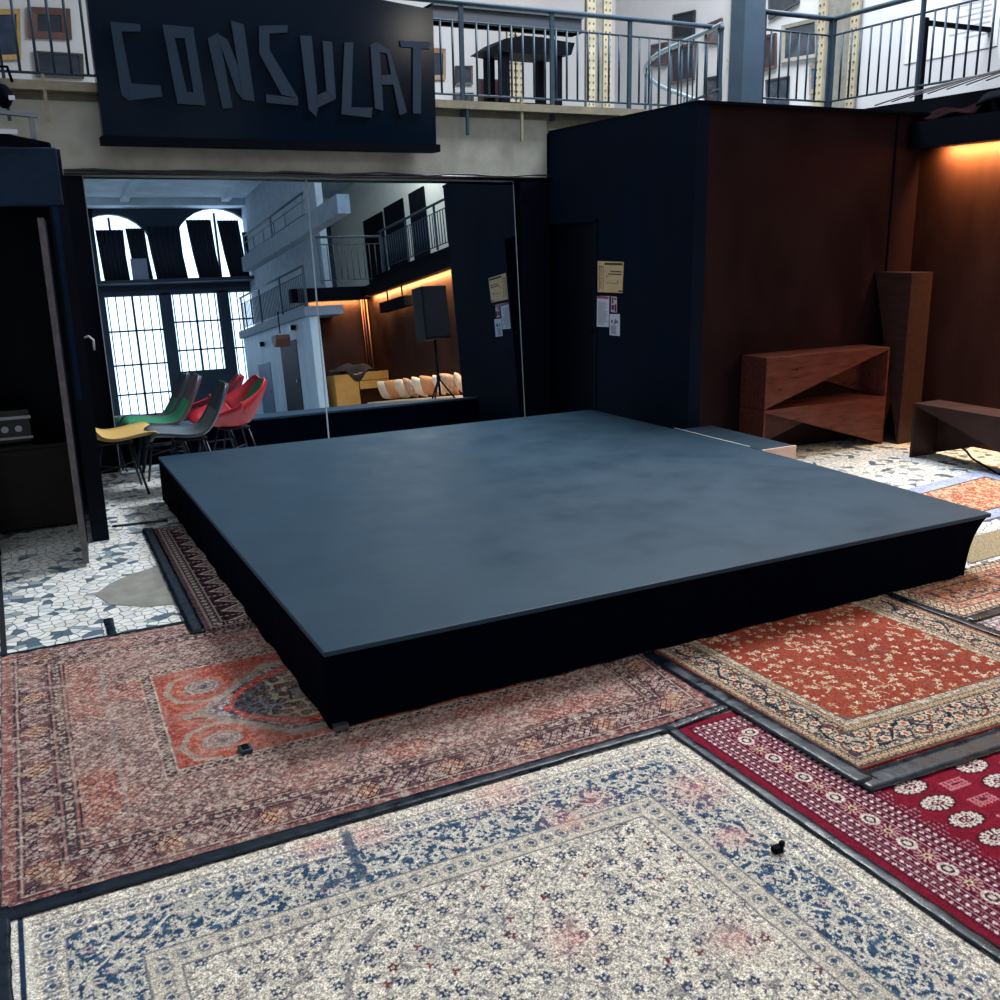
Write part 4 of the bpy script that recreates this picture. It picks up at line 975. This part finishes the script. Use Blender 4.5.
def rug_orange(X, Y, W, Hh):
    X0 = X; X = X+.006*(fb(X,Y,14,3)-.5); Y = Y+.006*(fb(X0,Y,14,4)-.5)
    bl, bb = .235, .30
    d = np.minimum(np.minimum(X,W-X)/bl, np.minimum(Y,Hh-Y)/bb)          # 0 edge .. 1 field
    horiz = np.minimum(Y,Hh-Y)/bb < np.minimum(X,W-X)/bl; t = np.where(horiz, X, Y)
    n = fb(X,Y,60,1); sp = fb(X,Y,110,2)
    cv = Cv(X, (176,160,142)); cv.put(st(.52,sp,.08), (200,188,170), .8)
    cv.put(band(d,-.1,.04,.02), (120,62,50)); 
    def guard(a, b, p):
        m = band(d,a,b,.02); cv.put(m, (174,154,128)); g = np.abs(fr(t/p)-.5)*2; r = np.abs(d-(a+b)/2)/((b-a)/2)
        cv.put(m*(np.abs(g-r) < .22), (50,40,52), .85); cv.put(m*((g+r) < .45), (210,150,110)); cv.put(band(d,a-.012,a+.012,.01)+band(d,b-.012,b+.012,.01), (48,38,50), .9)
    guard(.05,.20,.032)
    # main border: dark scrolls on gold
    m = band(d,.22,.72,.015); cv.put(m, (184,168,148))
    w = np.abs(np.sin(t*21)*.16-(d-.47)); w2 = np.abs(np.sin(t*21+2.1)*.19-(d-.47))
    fld2 = fb(X,Y,42,9); cv.put(m*(np.abs(fld2-.5) < .05), (40,38,54), .9); cv.put(m*(fb(X,Y,30,19) > .60), (56,50,66), .9); cv.put(m*(w < .03), (34,36,54)); cv.put(m*(w2 < .022), (120,58,46))
    d2, r2, o2, p2 = cells(X,Y,.075,17,.15); rose = flower(d2,o2,p2,.028,6,.18); cv.put(m*rose, (44,42,58)); cv.put(m*flower(d2,o2,p2,.021,6,.18), (200,182,158)); cv.put(m*(d2 < .010), (170,84,62))
    guard(.74,.86,.028)
    m = band(d,.86,1.0,.015); cv.put(m, (196,184,164)); cv.put(m*(sp < .46), (96,92,92), .8); cv.put(m*(fb(X,Y,45,27) > .6), (150,120,86), .7)
    cv.put(band(d,.975,1.0,.012), (90,52,48))
    # field
    F_ = st(1.0,d,.01); cf = Cv(X, (134,62,48)); cf.put(st(.5,fb(X,Y,4,5),.25), (150,74,56), .8); cf.put(st(.56,n,.06), (150,50,36), .5)
    d3, r3, o3, p3 = cells(X,Y,.058,61,.42)
    k = r3 > .34; cf.put(k&flower(d3,o3,p3,.0125,5,.45), (208,188,164)); cf.put(k&(r3 > .8)&flower(d3,o3,p3,.014,5,.4), (196,160,128)); cf.put(k&(d3 < .0035), (120,50,44))
    d4, r4, o4, p4 = cells(X,Y,.2,71,.4); ang = np.arctan2(p4,o4); sprig = (d4 < .06)&(np.abs(np.sin(ang*2.5+d4*40)) < .16+.1*(1-d4/.06)); cf.put(sprig&(r4 > .3), (206,184,156)); cf.put((d4 < .032)&(np.abs(o4+p4) < .009)&(r4 <= .3), (92,92,104))
    d5, r5, o5, p5 = cells(X,Y,.034,81,.45); cf.put((r5 > .72)&(d5 < .006), (92,60,60), .9); cf.put((r5 < .12)&(d5 < .007), (206,186,164))
    cv.put(F_, cf.c); return cv.c
def rug_stripe(X, Y, W, Hh, pal):
    base, c1, c2, c3 = pal
    d = np.minimum(np.minimum(X,W-X), np.minimum(Y,Hh-Y)); horiz = np.minimum(Y,Hh-Y) < np.minimum(X,W-X); t = np.where(horiz, X, Y)
    sp = fb(X,Y,90,2); n = fb(X,Y,36,5); cv = Cv(X, base)
    cv.put(st(.54,sp,.06), c1, .8); cv.put(1-st(.44,sp,.06), c2, .8)
    cv.put(band(d,.02,.028)+band(d,.09,.098)+band(d,.15,.158), c2)
    m = band(d,.028,.09); g = np.abs(fr(t/.04)-.5)*2; r = np.abs(d-.059)/.03; cv.put(m, c1); cv.put(m*(np.abs(g+r-.8) < .2), c2); cv.put(m*(g+r < .35), c3)
    m = band(d,.098,.15); cv.put(m*(fr(t/.03) < .5), c3, .8)
    cv.put(st(.158,d,.004)*(n > .56), c3, .8); cv.put(st(.158,d,.004)*(n < .42), c2, .6)
    return cv.c
def rug_runner(X, Y, W, Hh):
    d = np.minimum(np.minimum(X,W-X), np.minimum(Y,Hh-Y)); horiz = np.minimum(Y,Hh-Y) < np.minimum(X,W-X); t = np.where(horiz, X, Y)
    sp = fb(X,Y,80,2); cv = Cv(X, (40,28,40)); cv.put(st(.54,sp,.05), (96,60,70), .8)
    cv.put(band(d,-.1,.03)*(fr(t/.022) < .5), (150,120,124), .7); cv.put(band(d,.03,.037), (206,190,182))
    m = band(d,.037,.085); a = np.abs(fr(t/.05)-.5)*2; r = np.abs(d-.061)/.022
    cv.put(m, (20,14,28)); cv.put(m*((a+r*.8) < .62), (216,204,196)); cv.put(m*((a+r) < .22), (110,50,64)); cv.put(m*(np.abs(a-1) < .13), (180,150,146))
    cv.put(band(d,.085,.091), (206,190,182))
    f = st(.091,d,.003); e = np.abs(fr(Y/.16)-.5)*2; q = np.abs(X-W/2)/(W/2-.09)
    cv.put(f*(np.abs(e+q-.75) < .10), (220,206,198)); cv.put(f*(np.abs(e+q-.42) < .09), (176,146,140)); cv.put(f*((e+q) < .2), (206,190,184)); cv.put(f*(np.abs(e-1) < .1)*(fr(X/.03) < .5), (190,170,166))
    return cv.c
# floor layout ------------------------------------------------------
def fine(a, b, r, coarse_to=None): pass
vsA = np.concatenate([np.linspace(0,.36,150), np.linspace(.36,1,120)[1:]])
rug('persian_rug', 'faded dusty pink carpet with a red hexagon medallion under the stage corner', [(-1.135,-.575),(1.405,-.565),(1.62,1.42),(-1.10,1.42)], 2.60, 1.995, .004, rug_faded, z=.006)
hC = 2.95
fy = np.concatenate([np.linspace(0,1-1.62/hC,40), np.linspace(1-1.62/hC,1,440)[1:]])
rug('cream_rug', 'large cream carpet with worn navy floral border in the foreground', [(-1.135,-.625-hC),(1.115,-.66-hC),(1.105,-.635),(-1.115,-.615)], 2.25, hC, .0036, rug_cream, z=.006, vs=fy)
fy = np.concatenate([np.linspace(0,.34,40), np.linspace(.34,1,330)[1:]])
rug('crimson_rug', 'crimson carpet with rows of round motifs at the right edge', [(1.165,-3.2),(3.0,-3.25),(3.05,-.64),(1.155,-.60)], 1.86, 2.6, .0045, rug_crimson, z=.005, vs=fy)
rug('orange_rug', 'orange-red carpet with a gold scroll border beside the stage front', [(1.515,-1.165),(2.94,-1.215),(2.92,.42),(1.505,.42)], 1.43, 1.62, .0042, rug_orange, z=.011)
rug('runner_rug', 'narrow dark purple runner along the left side of the stage', [(-.22,1.26),(.22,1.24),(.20,3.22),(-.17,3.24)], .42, 1.98, .006,
    rug_runner, z=.009)
rug('purple_rug', 'purple-brown striped carpet tucked under the right stage corner', [(3.02,-.40),(4.9,-.32),(4.9,.12),(2.96,.08)], 1.9, .5, .0065,
    lambda X,Y,W,Hh: rug_stripe(X,Y,W,Hh,((132,104,98),(206,186,160),(58,42,52),(196,120,90))), z=.008)
rug('pink_floral_rug', 'pale carpet with pink flowers at the right edge of the frame', [(3.01,-1.35),(4.2,-1.35),(4.4,-.46),(3.02,-.46)], 1.3, .9, .0065,
    lambda X,Y,W,Hh: rug_stripe(X,Y,W,Hh,((176,150,152),(214,204,198),(84,70,86),(206,90,100))), z=.007)
def rug_blue(X,Y,W,Hh):
    d = np.minimum(np.minimum(X,W-X), np.minimum(Y,Hh-Y)); cv = Cv(X,(150,164,196)); n = fb(X,Y,30,4); sp = fb(X,Y,80,6)
    cv.put(st(.55,fb(X,Y,8,2),.2), (176,186,210), .6); F_ = st(.15,d,.005)
    cf = Cv(X,(168,120,98)); cf.put(sp > .54, (204,178,152), .8); cf.put(sp < .44, (150,84,66), .8); cf.put(n > .6, (170,90,70), .8); cf.put(n < .38, (228,190,160), .7)
    cv.put(F_, cf.c); cv.put(band(d,.15,.166), (60,44,52)); return cv.c
rug('blue_bordered_rug', 'orange floral carpet with a plain pale blue border behind the stage', [(3.9,.62),(5.6,.72),(5.73,1.60),(4.0,1.36)], 1.75, .9, .008, rug_blue, z=.007)
rug('beige_mat', 'plain beige worn mat between the carpets by the stage corner', [(3.75,.14),(4.9,.2),(4.85,.52),(3.8,.44)], 1.1, .3, .01,
    lambda X,Y,W,Hh: Cv(X,(150,138,114)).put(fb(X,Y,25,3) > .58, (150,140,112), .6).c, z=.004)
# tape strips --------------------------------------------------------
def tape(label, a, b, w0, w1, z=.0125, n=46):
    a = Vector(a); b = Vector(b); d = (b-a); L_ = d.length; d /= L_; nr = Vector((-d.y, d.x))
    rn = random.Random(hash(label) % 1000 if False else len(label)*7+int(a.x*100))
    mb = MB(); vs = []; fs = []
    for i in range(n+1):
        t = i/n; p = a+d*L_*t; w = w0+(w1-w0)*t
        jl, jr = rn.uniform(-.003,.003), rn.uniform(-.003,.003)
        for s_, j in ((-1,jl),(-.4,0),(.1,0),(.5,0),(1,jr)):
            q = p+nr*(s_*w/2+j); vs.append((q.x, q.y, z+(rn.uniform(0,.0035) if abs(s_) < .9 else 0)))
    for i in range(n):
        for k in range(4): fs.append((i*5+k, i*5+k+1, (i+1)*5+k+1, (i+1)*5+k))
    mb.add(vs, fs, True)
    o = mb.build('tape_strip', M_tape); s = o.modifiers.new('thick','SOLIDIFY'); s.thickness = .0012
    return tag(o, label, 'tape', 'black tape strips holding the carpets')
tape('long black tape strip between the pink and the cream carpets', (-1.17,-.588), (1.13,-.598), .062, .05)
tape('black tape strip between the cream and the crimson carpets', (1.125,-.60), (1.135,-2.4), .045, .05)
tape('black tape strip along the left border of the orange carpet', (1.455,.0), (1.475,-1.24), .06, .09, z=.0155)
tape('broad dark tape band below the orange carpet', (1.44,-1.235), (2.98,-1.29), .11, .13, z=.0135)
tape('black tape strip along the right border of the orange carpet', (2.95,-.0), (2.972,-1.24), .05, .05, z=.0155)
tape('black tape strip between the purple and the pink floral carpets', (3.0,-.43), (4.4,-.37), .06, .06, z=.0135)
tape('black tape strip along the left edge of the runner', (-.205,3.26), (-.255,1.25), .07, .075, z=.0125)
tape('black tape strip down the left edge of the cream carpet', (-1.138,-.55), (-1.140,-1.6), .05, .05)
tape('thin black tape along the top edge of the faded pink carpet', (-1.13,1.425), (-.26,1.432), .022, .03, z=.0105)
tape('black tape from the crimson corner to the orange carpet', (1.10,-.60), (1.46,-.565), .05, .05, z=.0115)
tape('thin black tape down the left edge of the faded pink carpet', (-1.137,1.42), (-1.152,-.55), .018, .03, z=.0105)
tape('short black tape piece on the marble floor', (-.615,1.69), (-.62,1.44), .042, .042, z=.003, n=8)
tape('dark strip across the marble near the chairs', (-.40,3.46), (-.05,3.42), .05, .06, z=.004, n=10)
kn = thing('rubber_block', 'small dark blue block on the faded carpet', 'block', (-.32,.01,.008))
MB().box(-.024,.024,-.028,.028,0,.016).build('body', mat('dark_blue_rubber', (22,40,62), .5), kn, bevel=.006)
MB().box(-.012,.012,-.02,.02,.016,.018).build('top_inlay', M_black, kn)
cp_ = thing('cable_clip', 'tiny black clip lying on the cream carpet', 'clip', (.95,-1.385,.008))
MB().box(-.02,.012,-.012,.012,0,.02).build('body', M_black, cp_, bevel=.003); MB().box(.008,.02,-.006,.006,.012,.03).build('tab', M_black, cp_)
# ================================================================== light
wd = bpy.data.worlds.new('daylight'); S.world = wd; wd.use_nodes = True
bg = wd.node_tree.nodes['Background']; bg.inputs['Color'].default_value = (0.90,0.96,1.0,1); bg.inputs['Strength'].default_value = 0.5
def area(name, loc, rot, sx, sy, power, col, spread=math.pi):
    l = bpy.data.lights.new(name,'AREA'); l.shape = 'RECTANGLE'; l.size = sx; l.size_y = sy; l.energy = power; l.color = col; l.spread = spread
    o = bpy.data.objects.new(name, l); COL.objects.link(o); o.location = loc; o.rotation_euler = rot; return o
area('warm_floor_lamp', (6.36,-1.9,2.46), (0,0,0), .03, 8.4, 140, (1.0,.62,.28), 2.8)
area('warm_strip_lamp', (6.33,-1.68,2.465), (0,-.9,0), .03, 8.9, 520, (1.0,.50,.14), 2.6)
area('hall_strip_lamp', (5.75,-6.40,2.43), (-.9,0,0), 1.2, .03, 60, (1.0,.5,.14))
hp = bpy.data.lights.new('hall_gallery_fill','POINT'); hp.energy = 130; hp.color = (1,.93,.82); hp.shadow_soft_size = .3  # added fill that brightens the mirrored gallery wall, not a fitting of the hall
ho = bpy.data.objects.new('hall_gallery_fill', hp); COL.objects.link(ho); ho.location = (7.2,-6.0,5.75)
p = bpy.data.lights.new('upper_gallery_lamp','POINT'); p.energy = 14; p.color = (1,.72,.42); p.shadow_soft_size = .15
po = bpy.data.objects.new('upper_gallery_lamp', p); COL.objects.link(po); po.location = (6.2,9.3,5.3)
area('skylight', (5.9,4.3,7.8), (0,0,0), 3, 3, 1250, (.93,.97,1.0))
S.view_settings.view_transform = 'Standard'; S.view_settings.look = 'None'; S.view_settings.gamma = 1.0; S.view_settings.use_curve_mapping = False
S.view_settings.exposure = 0.06
try: S.cycles.use_denoising = True; S.cycles.sample_clamp_indirect = 6.0
except Exception: pass
